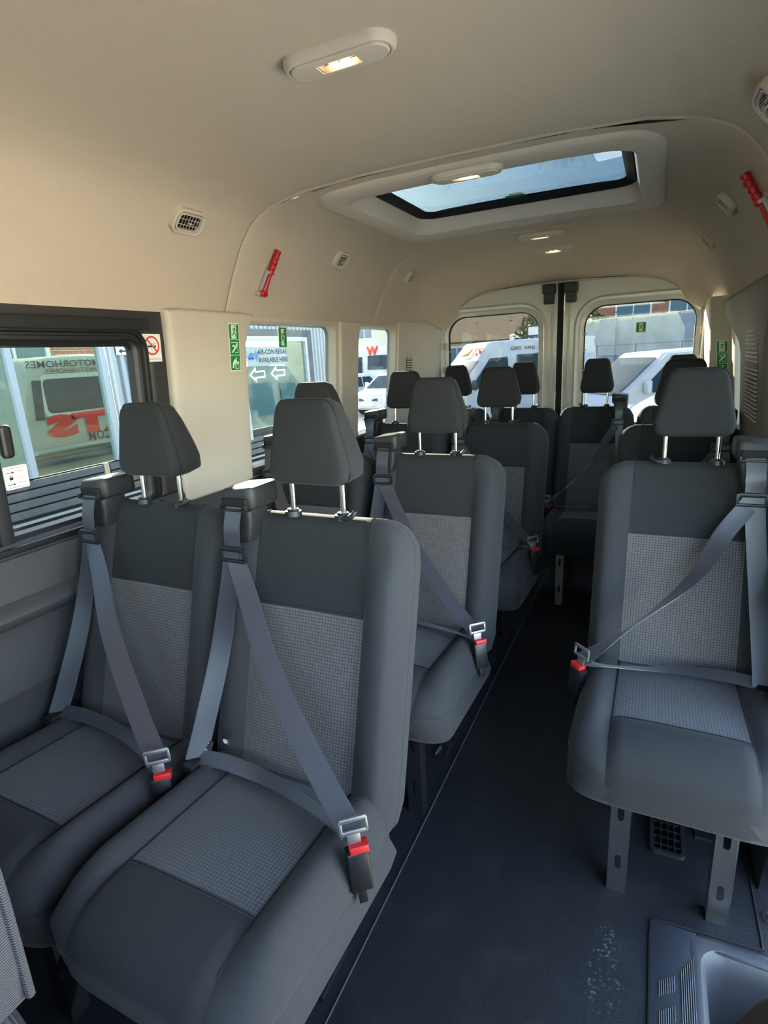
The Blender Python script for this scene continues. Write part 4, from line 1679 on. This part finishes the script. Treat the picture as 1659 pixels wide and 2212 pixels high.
sp_ = pad(breaks(-.235, .235, .03), breaks(.36, .995, .03), -.06, .06, (.03, .03, .14, .14), .014, 5)
obj('backrest', ([Vector((q[0], q[2] + .004, q[1])) for q in sp_[0]], sp_[1]), mat('dark_brown_cloth', (.030, .027, .024), .9, bump=.3, bscale=600), fp)
obj('seat_base', rbox((0, -.2, .19), (.42, .40, .38), .02), BLACKM, fp)

# ------------------------------------------------------------------ cab ahead of the camera: enough shell to hold light and shade
cab = empty_struct('trim_1', 'dark cab surround, dashboard and windscreen behind the viewpoint')
obj('cab_side', join(box(-.985, -.955, -3.1, -2.3, -.35, .95), box(.955, .985, -3.1, -1.1, -.35, .95)), TRIMG, cab)
obj('cab_floor', box(-.97, .97, -3.1, -2.3, -.06, -.02), TRIMG, cab)
obj('dashboard', rbox((0, -2.75, .78), (1.84, .62, .50), .06), BLACKM, cab)
obj('cab_bulkhead', box(-.97, .97, -3.12, -3.08, -.35, .80), BLACKM, cab)
obj('windscreen_header', rbox((0, -2.42, 1.80), (1.80, .40, .10), .03), HEAD, cab)
obj('cab_post', rbox((-.91, -2.28, 1.25), (.06, .10, .62), .02), TRIMB, cab)
obj('cab_post', rbox((.91, -1.12, 1.20), (.06, .12, .75), .02), TRIMB, cab)
obj('cab_post', rbox((.91, -2.28, 1.25), (.06, .10, .62), .02), TRIMB, cab)
obj('windscreen', slab(grid(lambda u, v: (u, v[0], v[1]), [-.92, 0, .92], [(-3.08, .85), (-2.62, 1.78)]), (0, -1, 0), .005), glass('windscreen_glass', (.70, .76, .74)), cab)
obj('cant_rail', join(box(-.985, -.935, -2.3, 2.95, 1.537, 1.70), box(.935, .985, -2.3, 2.95, 1.537, 1.70)), BODYP, cab)
obj('side_rail', rbox((.935, .0, 1.560), (.10, 2.4, .06), .02), TRIMB, cab)
obj('door_post', rbox((.945, .365, 1.23), (.09, .05, .62), .015), TRIMB, cab)
#EXTERIOR
# ------------------------------------------------------------------ outside
GZ = -.78
GROUND = mat('pale_concrete_ground', (.52, .47, .38), .9, var=.18, vscale=3.5)
g_ = obj('ground', box(-60, 60, -40, 70, GZ - .1, GZ), GROUND, smooth=False)
g_['kind'] = 'structure'
g_['label'] = 'pale concrete yard around the minibus'
VWHITE = mat('white_vehicle_paint', (.60, .61, .62), .45, spec=.10)
VGLASS = mat('vehicle_dark_glass', (.03, .042, .05), .12, spec=.10)
VGLASSL = mat('vehicle_blue_glass', (.12, .20, .25), .12, spec=.12)
TYRE = mat('tyre_rubber', (.02, .02, .02), .8)
VPL = mat('grey_bumper_plastic', (.06, .06, .065), .6)
LAMPG = mat('headlamp_glass', (.42, .46, .50), .12, .3)
YPL = mat('plate_white', (.75, .73, .66), .5)

PROFS = {
    'van': dict(W=2.0, p=[(.10, .30), (0, .38), (-.02, .72), (.10, .98), (.82, 1.22), (1.62, 1.98), (1.95, 2.36), (2.35, 2.49), (5.2, 2.50), (5.42, 2.40), (5.5, 1.6), (5.5, .35)], ws=(4, 5), H=2.5, belt=1.25,
                side=[[(1.30, 1.32), (1.90, 2.04), (2.45, 2.06), (2.45, 1.28), (1.55, 1.26)], [(2.75, 1.45), (2.75, 2.10), (4.4, 2.10), (4.4, 1.45)]], wheels=(.95, 4.35), wr=.34),
    'people_carrier': dict(W=1.94, p=[(.12, .28), (0, .36), (-.03, .68), (.08, .92), (.95, 1.10), (1.85, 1.80), (2.25, 1.92), (4.6, 1.95), (4.9, 1.82), (5.0, 1.2), (5.0, .35)], ws=(4, 5), H=1.95, belt=1.15,
                           side=[[(1.45, 1.22), (2.05, 1.76), (2.7, 1.76), (2.7, 1.16), (1.5, 1.14)], [(2.85, 1.2), (2.85, 1.76), (4.2, 1.76), (4.3, 1.2)]], wheels=(.95, 4.0), wr=.33),
    'car': dict(W=1.78, p=[(.12, .24), (0, .32), (-.03, .60), (.06, .80), (1.0, .98), (1.75, 1.40), (2.2, 1.49), (3.2, 1.46), (3.85, 1.05), (4.05, .95), (4.08, .35)], ws=(4, 5), H=1.5, belt=.95,
                side=[[(1.35, 1.0), (1.95, 1.36), (2.45, 1.38), (2.45, .98)], [(2.52, .98), (2.52, 1.38), (3.1, 1.36), (3.5, 1.05)]], wheels=(.85, 3.35), wr=.31),
}


def vehicle(kind, name, label, cat, x, y, ang, glassm=VGLASS, group=None, paint=None, sc=1.0):
    paint = paint or VWHITE
    P = PROFS[kind]
    t = thing(name, label, cat, (x, y, GZ), ang, group, (sc, sc, sc))
    hw0, H, belt = P['W'] / 2, P['H'], P['belt']

    def hw(z):
        return hw0 * (1 - .13 * ss(belt, H + .1, z) - .03 * ss(.5, .2, z))
    pr = catmull([(p[0], p[1], 0) for p in P['p']], 3)
    cyc, czc = 2.5, 1.0

    def M(u, py, pz, off=0.0):
        k = 1 - .035 * ss(.80, 1, abs(u))
        yy, zz = cyc + (py - cyc) * k, czc + (pz - czc) * k
        yy += .26 * u * u * (1 - ss(0, 1.3, py))
        return Vector((u * (hw(zz) + off), yy, zz))
    us = [-1, -.97, -.92, -.84, -.65, -.35, 0, .35, .65, .84, .92, .97, 1]
    V = [M(u, p.x, p.y) for u in us for p in pr]
    n = len(pr)
    F = []
    for a in range(len(us) - 1):
        for b in range(n):
            b2 = (b + 1) % n
            F.append((a * n + b, a * n + b2, (a + 1) * n + b2, (a + 1) * n + b))
    F += [tuple(range(n)), tuple(range((len(us) - 1) * n, len(us) * n))]
    obj('body', (V, F), paint, t, ang=50)
    i, j = P['ws']
    a, b = P['p'][i], P['p'][j]
    nrm = Vector((0, -(b[1] - a[1]), (b[0] - a[0]))).normalized()
    seg = pr[i * 3:j * 3 + 1]
    wsu = [-.84, -.7, -.35, 0, .35, .7, .84]
    obj('windscreen', slab(grid(lambda u, v: M(u, seg[v].x, seg[v].y) + nrm * .015, wsu, range(len(seg))), nrm, .006), glassm, t)
    for s in (-1, 1):
        for q in P['side']:
            vv = [Vector((s * (hw(z) + .008), y_, z)) for y_, z in q]
            obj('side_window', slab((vv, [tuple(range(len(vv)))]), (s, 0, 0), .006), glassm, t)
        mz, my = belt + .12, P['side'][0][0][0] + .05
        obj('door_mirror', rbox((s * (hw0 + .10), my, mz), (.16, .12, .26), .04), VWHITE if kind != 'van' else VPL, t)
        hl = [(-.16, -.07), (.17, -.05), (.20, .07), (-.10, .05)]
        lz = P['p'][3][1] - .10
        pv = prism([(s * (hw0 * .68 + px_), lz + pz_) for px_, pz_ in hl], 0, .04)
        obj('headlight', ([Vector((q[0], .13 + .04 - q[2], q[1])) for q in pv[0]], pv[1]), LAMPG, t)
        for wy in P['wheels']:
            r = P['wr']
            wv = obj('wheel', join(cyl((s * (hw0 - .20), wy, r), (s * (hw0 + .005), wy, r), r, n=24)), TYRE, t)
            obj('hub_cap', cyl((s * (hw0 + .005), wy, r), (s * (hw0 + .02), wy, r), r * .6, r * .5, 16), STEEL, wv)
    obj('grille', rbox((0, .005, P['p'][3][1] - .17), (hw0 * .95, .05, .10), .02), VPL, t)
    obj('bumper', rbox((0, .02, .42), (hw0 * 1.5, .10, .20), .03), VPL if kind != 'car' else VWHITE, t)
    obj('number_plate', rbox((0, -.045, .46), (.52, .02, .11), .006), YPL, t)
    return t


def write(par, name, s, size, o, vx, vy, m, bold=0.0, slant=0.0, th=.002, mirrored=False, xs=1.0):
    vf = textvf(s, size, 'CENTER', bold)
    vx, vy = Vector(vx).normalized(), Vector(vy).normalized()
    n = vx.cross(vy)
    v = [Vector(o) + vx * ((-q.x if mirrored else q.x) * xs + q.y * slant) + vy * q.y + n * th for q in vf[0]]
    return obj(name, (v, vf[1]), m, par, smooth=False)


# --- cars and vans behind the minibus
va = vehicle('van', 'hire_van', 'white high-roof hire van with red and yellow lettering above its windscreen', 'van', -5.25, 13.0, radians(-46), sc=.95)
VBP = catmull([(p[0], p[1], 0) for p in PROFS['van']['p']], 3)[15:19]


def on_brow(q):
    """wrap flat lettering (x across, y up the brow) onto the curved panel above the windscreen"""
    t = min(2.99, max(0, 1.5 + q[1] / .17))
    i = int(t)
    p = VBP[i].lerp(VBP[i + 1], t - i)
    return Vector((q[0], p.x - .020, p.y + .017))


def subdiv(vf, n=2):
    bm = bmesh.new()
    vs_ = [bm.verts.new(v) for v in vf[0]]
    for f in vf[1]:
        try:
            bm.faces.new([vs_[i] for i in f])
        except ValueError:
            pass
    bmesh.ops.triangulate(bm, faces=bm.faces)
    bmesh.ops.subdivide_edges(bm, edges=bm.edges, cuts=n, use_grid_fill=True)
    bm.verts.index_update()
    out = [v.co.copy() for v in bm.verts], [tuple(v.index for v in f.verts) for f in bm.faces]
    bm.free()
    return out


tv = subdiv(textvf('TS', .40, 'CENTER', .014))
obj('brow_lettering', ([on_brow((q.x * 1.25 + q.y * .25 + .38, q.y, 0)) for q in tv[0]], tv[1]), REDP, va, smooth=False)
bmk = subdiv(prism([(-.52, -.13), (.02, -.13), (.10, .14), (-.02, .14), (-.14, -.03)], 0, .0005))
obj('brow_mark', ([on_brow((q.x - .02, q.y, 0)) for q in bmk[0]], bmk[1]), mat('yellow_print', (.75, .42, .03), .8, spec=.02), va, smooth=False)
write(va, 'side_lettering', 'CARS   VANS   MINIBUSES', .135, (.915, 3.30, 2.265), (0, 1, 0), (-.12, 0, 1), BLK, .002, .15, .02)
vehicle('people_carrier', 'people_carrier', 'white people carrier facing the right rear door window', 'van', -1.4, 11.5, radians(-58), glassm=mat('vehicle_blue_dark_glass', (.022, .042, .065), .12, spec=.06))
vehicle('car', 'parked_car', 'white car low between the minibus and the people carrier', 'car', -.95, 7.3, radians(-80), group='white cars parked around the yard')
for i, (x, y, a, lb) in enumerate(((-9.0, 17.6, -8, 'white car with grey headlamp seen low in the third side window'), (-6.4, 19.6, -8, 'sun-glaring white car beyond the first car in the third side window'), (-11.8, 18.0, -8, 'white car at the left edge of the third side window'))):
    vehicle('car', 'parked_car', lb, 'car', x, y, radians(a), group='white cars parked around the yard')
wv_ = vehicle('van', 'box_van', 'grey-white van with a big red W seen in the third side window', 'van', -15.7, 26.2, radians(-90), sc=1.06)
write(wv_, 'red_letter', 'W', .54, (.90, 3.02, 2.29), (0, 1, 0), (-.12, 0, 1), REDP, .03, 0, .03)

# --- rendered wall and houses behind
WALLM = mat('blue_grey_render', (.22, .29, .37), .95, bump=.8, bscale=9, var=.25, vscale=2.2)
yw = empty_struct('wall_yard', 'rough blue-grey rendered yard wall with a pale rubble top')


def wall_seg(p, q, z0, z1, th, m, par, name, **kw):
    p, q = Vector((*p, 0)), Vector((*q, 0))
    d = (q - p).normalized()
    n = Vector((-d.y, d.x, 0)) * th / 2
    pts = [p + n, q + n, q - n, p - n]
    V = [Vector((a.x, a.y, z)) for z in (z0, z1) for a in pts]
    F = [(0, 1, 2, 3), (4, 5, 6, 7)] + [(k, (k + 1) % 4, 4 + (k + 1) % 4, 4 + k) for k in range(4)]
    return obj(name, (V, F), m, par, smooth=False, **kw)


WP = [(5.5, 15.2), (1.65, 18.7), (-1.95, 21.7), (-7.2, 33.0)]
for a, b in zip(WP, WP[1:]):
    wall_seg(a, b, GZ, 2.10, .25, WALLM, yw, 'render_panel')
RUB = mat('pale_rubble', (.55, .51, .44), .95, var=.3, vscale=8)
for a, b in zip(WP, WP[1:]):
    a_, b_ = Vector((*a, 0)), Vector((*b, 0))
    nst = int((b_ - a_).length / .55)
    for k in range(nst):
        c = a_ + (b_ - a_) * ((k + .5) / nst)
        rv = rbox((0, 0, 0), (.50 + random.uniform(-.05, .05), .30, .10 + random.uniform(-.02, .05)), .03)
        o2 = obj('coping_stone', rv, RUB, yw)
        o2.location = (c.x, c.y, 2.14)
        o2.rotation_euler = (0, random.uniform(-.06, .06), math.atan2((b_ - a_).y, (b_ - a_).x))
for f_ in (.25,):
    a_, b_ = Vector((*WP[1], 0)), Vector((*WP[2], 0))
    c = a_ + (b_ - a_) * .72
    o2 = obj('wall_pier', rbox((0, 0, .70), (.75, .42, 2.96), .01), WALLM, yw)
    o2.location = (c.x, c.y, 0)
    o2.rotation_euler = (0, 0, math.atan2((b_ - a_).y, (b_ - a_).x))
fn_ = thing('wire_fence', 'thin dark post and wire fence in front of the blue-grey wall', 'fence', (0, 18, GZ))
for k in range(7):
    a_, b_ = Vector((*WP[0], 0)), Vector((*WP[2], 0))
    c = a_ + (b_ - a_) * (k / 6) + Vector((-.6, -.8, 0)) - Vector((0, 18, 0))
    obj('fence_post', cyl((c.x, c.y, 0), (c.x, c.y, 2.1), .022, n=6), VPL, fn_)
for h in (2.08, 1.75, 1.4):
    a2, b2 = a_ + Vector((-.6, -18.8, h)), b_ + Vector((-.6, -18.8, h))
    obj('fence_wire', cyl(a2, b2, .012, n=5), VPL, fn_)


def brick_mat(name, c1, c2, mort, sc):
    m = bpy.data.materials.new(name)
    m.use_nodes = True
    t = m.node_tree
    p = t.nodes['Principled BSDF']
    p.inputs['Roughness'].default_value = .9
    g = t.nodes.new('ShaderNodeTexCoord')
    sp = t.nodes.new('ShaderNodeSeparateXYZ')
    cb = t.nodes.new('ShaderNodeCombineXYZ')
    adn = t.nodes.new('ShaderNodeMath')
    br = t.nodes.new('ShaderNodeTexBrick')
    br.inputs['Scale'].default_value = sc
    br.inputs['Color1'].default_value = (*c1, 1)
    br.inputs['Color2'].default_value = (*c2, 1)
    br.inputs['Mortar'].default_value = (*mort, 1)
    t.links.new(g.outputs['Object'], sp.inputs[0])
    t.links.new(sp.outputs['X'], adn.inputs[0])
    t.links.new(sp.outputs['Y'], adn.inputs[1])
    t.links.new(adn.outputs[0], cb.inputs['X'])
    t.links.new(sp.outputs['Z'], cb.inputs['Y'])
    t.links.new(cb.outputs[0], br.inputs['Vector'])
    t.links.new(br.outputs['Color'], p.inputs['Base Color'])
    return m


BRK = brick_mat('red_brickwork', (.42, .13, .07), (.36, .10, .06), (.5, .42, .34), 3.2)
TILE = brick_mat('brown_roof_tiles', (.62, .38, .19), (.54, .32, .16), (.28, .17, .10), 2.4)
RENDER = mat('cream_render', (.62, .56, .46), .9)
WFR = mat('white_window_frame', (.75, .75, .73), .5)


def house(name, label, x, y, rz, wd, hgt, dp, wallm, roofh, wins):
    t = thing(name, label, 'house', (x, y, GZ), rz)
    obj('house_wall', box(-wd / 2, wd / 2, 0, dp, 0, hgt), wallm, t, smooth=False)
    rv = prism([(-.4, hgt - .05), (dp / 2, hgt + roofh), (dp + .4, hgt - .05)], -wd / 2 - .3, wd / 2 + .3)
    obj('house_roof', ([Vector((q[2], q[0], q[1])) for q in rv[0]], rv[1]), TILE, t, smooth=False)
    for wx, wz, ww, wh in wins:
        f = obj('house_window', xf(frame(0, 0, ww / 2, wh / 2, .02, .09, 0, .06, 2, 1), lambda q: (q[0] + wx, -.02 - q[2], q[1] + wz)), WFR, t)
        obj('window_glass', box(wx - ww / 2, wx + ww / 2, -.03, -.01, wz - wh / 2, wz + wh / 2), VGLASSL, f)
        obj('glazing_bar', box(wx - .03, wx + .03, -.06, -.02, wz - wh / 2, wz + wh / 2), WFR, f)
    obj('gutter', cyl((-wd / 2 - .2, -.3, hgt - .1), (wd / 2 + .2, -.3, hgt - .1), .07, n=8), VPL, t)
    return t


house('tiled_house', 'cream house with brown tiled roof seen over the hire van', -9.5, 40, radians(12), 9.0, 2.9, 8, RENDER, 3.2, [(-3.2, 1.9, .9, 1.1), (-1.0, 1.9, .9, 1.1), (2.4, 1.9, .9, 1.1)])
house('brick_house', 'red brick house with white windows above the blue-grey wall', 2.65, 32, radians(-8), 11.0, 5.2, 8, BRK, 2.6, [(-3.4, 3.6, 1.6, 1.2), (-.9, 3.6, 1.5, 1.2), (1.6, 3.6, 1.5, 1.2), (3.8, 3.6, 1.2, 1.2)])
house('white_house', 'pale rendered house with dark window seen above the red W', -21.0, 36, radians(20), 8, 5.6, 7, RENDER, 2.5, [(-1.6, 4.1, 2.2, 1.2), (2.3, 4.1, 1.1, 1.2)])
# tree: trunk and a crown of leaf clumps
tr = thing('garden_tree', 'bushy dark green tree beside the brown tiled roof', 'tree', (-3.8, 29.0, GZ))
tr.scale = (.92, .92, .92)
obj('trunk', tube([(0, 0, 0), (.05, 0, 1.5), (0, .05, 3.0)], [.22, .16, .09], 8), mat('bark', (.12, .09, .06), .9), tr)
V, F = [], []
for k in range(900):
    th_, ph_, r_ = random.uniform(0, 2 * pi), random.uniform(-.9, 1.4), random.uniform(.5, 1) ** .5
    c = Vector((2.6 * r_ * cos(th_) * cos(ph_), 1.6 * r_ * sin(th_) * cos(ph_), 3.1 + 1.3 * r_ * sin(ph_)))
    a_, b_ = Vector((random.uniform(-1, 1), random.uniform(-1, 1), random.uniform(-1, 1))).normalized() * .16, Vector((random.uniform(-1, 1), random.uniform(-1, 1), random.uniform(-1, 1))).normalized() * .12
    k0 = len(V)
    V += [c - a_, c + b_, c + a_, c - b_]
    F.append((k0, k0 + 1, k0 + 2, k0 + 3))
obj('crown', (V, F), mat('leaf_green', (.09, .12, .04), .8), tr, smooth=False, kind='stuff')
# floodlight on the wall corner
fd = thing('floodlight', 'small square floodlight on the wall above the hire van', 'lamp', (-3.9, 22.3, 2.0))
obj('lamp_head', rbox((0, 0, .0), (.50, .12, .42), .03), VPL, fd)
obj('lamp_face', box(-.19, .19, -.075, -.058, -.15, .15), WHITE, fd)
obj('lamp_bracket', cyl((0, .05, -.5), (0, .05, -.15), .03, n=6), VPL, fd)

# --- shop front along the left side
SX = -3.4
shop = empty_struct('wall_shop', 'corrugated grey shop front with white framed windows beside the minibus')
CORR = mat('grey_corrugated_metal', (.36, .39, .43), .45, .3)
DARKB = mat('dark_grey_boards', (.090, .096, .108), .65, var=.15, vscale=6)


def corrugated(y0, y1, z0, z1, pitch=.076):
    n = int((y1 - y0) / pitch)
    pts = []
    for k in range(n):
        a = y0 + (y1 - y0) * k / n
        p = (y1 - y0) / n
        pts += [(a, 0), (a + p * .25, .0), (a + p * .38, .024), (a + p * .82, .024), (a + p * .95, 0)]
    pts.append((y1, 0))
    g = grid(lambda u, v: (SX + pts[u][1], pts[u][0], (z0, z1)[v]), range(len(pts)), (0, 1))
    return slab(g, (-1, 0, 0), .01)


PA, PB = (.55, 2.165, .665, 1.66), (3.80, 5.10, .56, 1.645)
obj('cladding_sheet', corrugated(2.20, 3.77, .56, 2.42), CORR, shop)
obj('cladding_sheet', corrugated(5.18, 6.25, -.2, 2.42), CORR, shop)
obj('cladding_sheet', corrugated(3.77, 5.18, 1.72, 2.42), CORR, shop)
obj('cladding_sheet', corrugated(-3.5, 2.20, 1.72, 2.42), CORR, shop)
obj('cladding_sheet', corrugated(-3.5, .50, -.2, 1.72), CORR, shop)
obj('lintel', box(SX - .03, SX + .03, .5, 2.2, 1.66, 1.725), DARKB, shop)
obj('lintel', box(SX - .03, SX + .03, 3.75, 5.20, 1.65, 1.725), DARKB, shop)
obj('corner_flashing', box(SX - .03, SX + .035, 5.10, 5.19, .5, 1.70), DARKB, shop)
for (y0, y1, z0, z1), posts in ((PA, (1.41,)), (PB, ())):
    w_ = .050
    fr_ = obj('shop_window_frame', join(box(SX - .03, SX + .03, y0, y0 + w_, z0, z1), box(SX - .03, SX + .03, y1 - w_, y1, z0, z1), box(SX - .03, SX + .03, y0 + w_, y1 - w_, z1 - w_, z1), *[box(SX - .03, SX + .03, q - .02, q + .025, z0, z1) for q in posts]), mat('white_frame', (.42, .45, .49), .5, spec=.2), shop)
    obj('shop_pane', box(SX - .006, SX, y0 + .02, y1 - .02, z0, z1), glass('shop_glass', (.72, .78, .72), .6), fr_)
for k in range(12):
    z1 = .655 - k * .066
    for y0, y1 in ((.45, 1.965), (2.03, 3.79), (3.80, 5.12)):
        if y0 > 3.7 and z1 > .60:
            continue
        if k == 4:
            continue
        obj('board', rbox((SX + .012, (y0 + y1) / 2, z1 - .031), (.022, y1 - y0, .054), .004), DARKB, shop)
        if y0 < 3 or k < 8:
            for yy in lin(y0 + .12, y1 - .12, 4):
                pass
obj('board_backing', box(SX - .03, SX - .004, .45, 5.12, -.2, .66), mat('black_backing', (.02, .02, .022), .9), shop)
obj('timber_batten', box(SX, SX + .02, 1.975, 2.02, .40, .66), mat('pale_timber', (.50, .40, .26), .8), shop)
obj('metal_trim', box(SX, SX + .02, .45, 5.12, .352, .372), mat('pale_metal_trim', (.30, .32, .34), .5, .3), shop)
es = thing('arrow_sign', 'small white sign with blue lettering and arrow on the corrugated wall', 'sign', (SX + .03, 2.345, 1.545))
obj('sign_board', box(0, .006, -.075, .075, -.055, .075), WHITE, es)
write(es, 'lettering', 'EN', .055, (.006, -.01, .035), (0, 1, 0), (0, 0, 1), mat('blue_print', (.05, .18, .42), .6), .002)
obj('arrow', place(join(box(-.02, .045, -.006, .006, 0, .001), prism([(-.05, 0), (-.018, -.02), (-.018, .02)], 0, .001)), (.007, -.005, -.025), (0, 1, 0), (0, 0, 1)), BLK, es)
e2s = thing('small_notice', 'small white notice with red ring on corrugated cladding', 'sign', (SX + .03, 2.46, 1.16))
obj('sign_board', box(0, .006, -.06, .06, -.10, .10), WHITE, e2s)
obj('red_ring', place(loops([[(r * cos(2 * pi * i / 20), r * sin(2 * pi * i / 20), .001) for i in range(20)] for r in (.035, .045)]), (.007, 0, .02), (0, 1, 0), (0, 0, 1)), REDP, e2s)
# air-con sign and arrows on the second pane
ac = thing('air_con_sign', 'white air-con regas sign with blue car and snowflake in shop window', 'sign', (SX + .012, 4.28, 1.44))
Q = lambda vf: place(vf, (0, 0, 0), (0, 1, 0), (0, 0, 1))
obj('sign_board', Q(box(-.365, .365, -.105, .100, 0, .004)), mat('sign_white', (.36, .40, .41), .7, spec=.1), ac)
BLU = mat('blue_print', (.05, .18, .42), .6)
obj('snowflake', Q(join(*[join(place(box(-.004, .004, 0, .058, .004, .006), (-.20, .0, 0), (cos(k * pi / 3), sin(k * pi / 3), 0), (-sin(k * pi / 3), cos(k * pi / 3), 0)), place(box(-.016, .016, .034, .041, .004, .006), (-.20, .0, 0), (cos(k * pi / 3), sin(k * pi / 3), 0), (-sin(k * pi / 3), cos(k * pi / 3), 0))) for k in range(6)])), BLU, ac)
obj('car_pictogram', Q(join(prism([(-.345, -.03), (-.25, -.03), (-.25, .03), (-.30, .04), (-.325, .012), (-.345, .008)], .004, .006), cyl((-.32, -.03, .004), (-.32, -.03, .006), .014, n=10), cyl((-.275, -.03, .004), (-.275, -.03, .006), .014, n=10))), BLU, ac)
write(ac, 'lettering', 'AIR-CON REGAS', .074, (.0, .100, .040), (0, 1, 0), (0, 0, 1), BLK, .001, 0, .006)
write(ac, 'lettering', 'AVAILABLE HERE', .074, (.0, .110, -.048), (0, 1, 0), (0, 0, 1), BLK, .001, 0, .006)
for yc, lb in ((4.08, 'white outline arrow in shop window, left of two below the sign'), (4.46, 'white outline arrow in shop window, right of two below the sign')):
    aw = thing('window_arrow', lb, 'arrow', (SX + .008, yc, 1.245), group='outline arrows on the shop window')
    o_l = [(-.15, 0), (-.03, .085), (-.03, .04), (.13, .04), (.13, -.04), (-.03, -.04), (-.03, -.085)]
    i_l = [(-.118, 0), (-.05, .048), (-.05, .022), (.112, .022), (.112, -.022), (-.05, -.022), (-.05, -.048)]
    obj('arrow_outline', Q(loops([[(*q, 0) for q in o_l], [(*q, .003) for q in o_l], [(*q, .003) for q in i_l], [(*q, 0) for q in i_l]])), WHITE, aw)
# the yard mirrored in the shop glass, built where the mirror image stands
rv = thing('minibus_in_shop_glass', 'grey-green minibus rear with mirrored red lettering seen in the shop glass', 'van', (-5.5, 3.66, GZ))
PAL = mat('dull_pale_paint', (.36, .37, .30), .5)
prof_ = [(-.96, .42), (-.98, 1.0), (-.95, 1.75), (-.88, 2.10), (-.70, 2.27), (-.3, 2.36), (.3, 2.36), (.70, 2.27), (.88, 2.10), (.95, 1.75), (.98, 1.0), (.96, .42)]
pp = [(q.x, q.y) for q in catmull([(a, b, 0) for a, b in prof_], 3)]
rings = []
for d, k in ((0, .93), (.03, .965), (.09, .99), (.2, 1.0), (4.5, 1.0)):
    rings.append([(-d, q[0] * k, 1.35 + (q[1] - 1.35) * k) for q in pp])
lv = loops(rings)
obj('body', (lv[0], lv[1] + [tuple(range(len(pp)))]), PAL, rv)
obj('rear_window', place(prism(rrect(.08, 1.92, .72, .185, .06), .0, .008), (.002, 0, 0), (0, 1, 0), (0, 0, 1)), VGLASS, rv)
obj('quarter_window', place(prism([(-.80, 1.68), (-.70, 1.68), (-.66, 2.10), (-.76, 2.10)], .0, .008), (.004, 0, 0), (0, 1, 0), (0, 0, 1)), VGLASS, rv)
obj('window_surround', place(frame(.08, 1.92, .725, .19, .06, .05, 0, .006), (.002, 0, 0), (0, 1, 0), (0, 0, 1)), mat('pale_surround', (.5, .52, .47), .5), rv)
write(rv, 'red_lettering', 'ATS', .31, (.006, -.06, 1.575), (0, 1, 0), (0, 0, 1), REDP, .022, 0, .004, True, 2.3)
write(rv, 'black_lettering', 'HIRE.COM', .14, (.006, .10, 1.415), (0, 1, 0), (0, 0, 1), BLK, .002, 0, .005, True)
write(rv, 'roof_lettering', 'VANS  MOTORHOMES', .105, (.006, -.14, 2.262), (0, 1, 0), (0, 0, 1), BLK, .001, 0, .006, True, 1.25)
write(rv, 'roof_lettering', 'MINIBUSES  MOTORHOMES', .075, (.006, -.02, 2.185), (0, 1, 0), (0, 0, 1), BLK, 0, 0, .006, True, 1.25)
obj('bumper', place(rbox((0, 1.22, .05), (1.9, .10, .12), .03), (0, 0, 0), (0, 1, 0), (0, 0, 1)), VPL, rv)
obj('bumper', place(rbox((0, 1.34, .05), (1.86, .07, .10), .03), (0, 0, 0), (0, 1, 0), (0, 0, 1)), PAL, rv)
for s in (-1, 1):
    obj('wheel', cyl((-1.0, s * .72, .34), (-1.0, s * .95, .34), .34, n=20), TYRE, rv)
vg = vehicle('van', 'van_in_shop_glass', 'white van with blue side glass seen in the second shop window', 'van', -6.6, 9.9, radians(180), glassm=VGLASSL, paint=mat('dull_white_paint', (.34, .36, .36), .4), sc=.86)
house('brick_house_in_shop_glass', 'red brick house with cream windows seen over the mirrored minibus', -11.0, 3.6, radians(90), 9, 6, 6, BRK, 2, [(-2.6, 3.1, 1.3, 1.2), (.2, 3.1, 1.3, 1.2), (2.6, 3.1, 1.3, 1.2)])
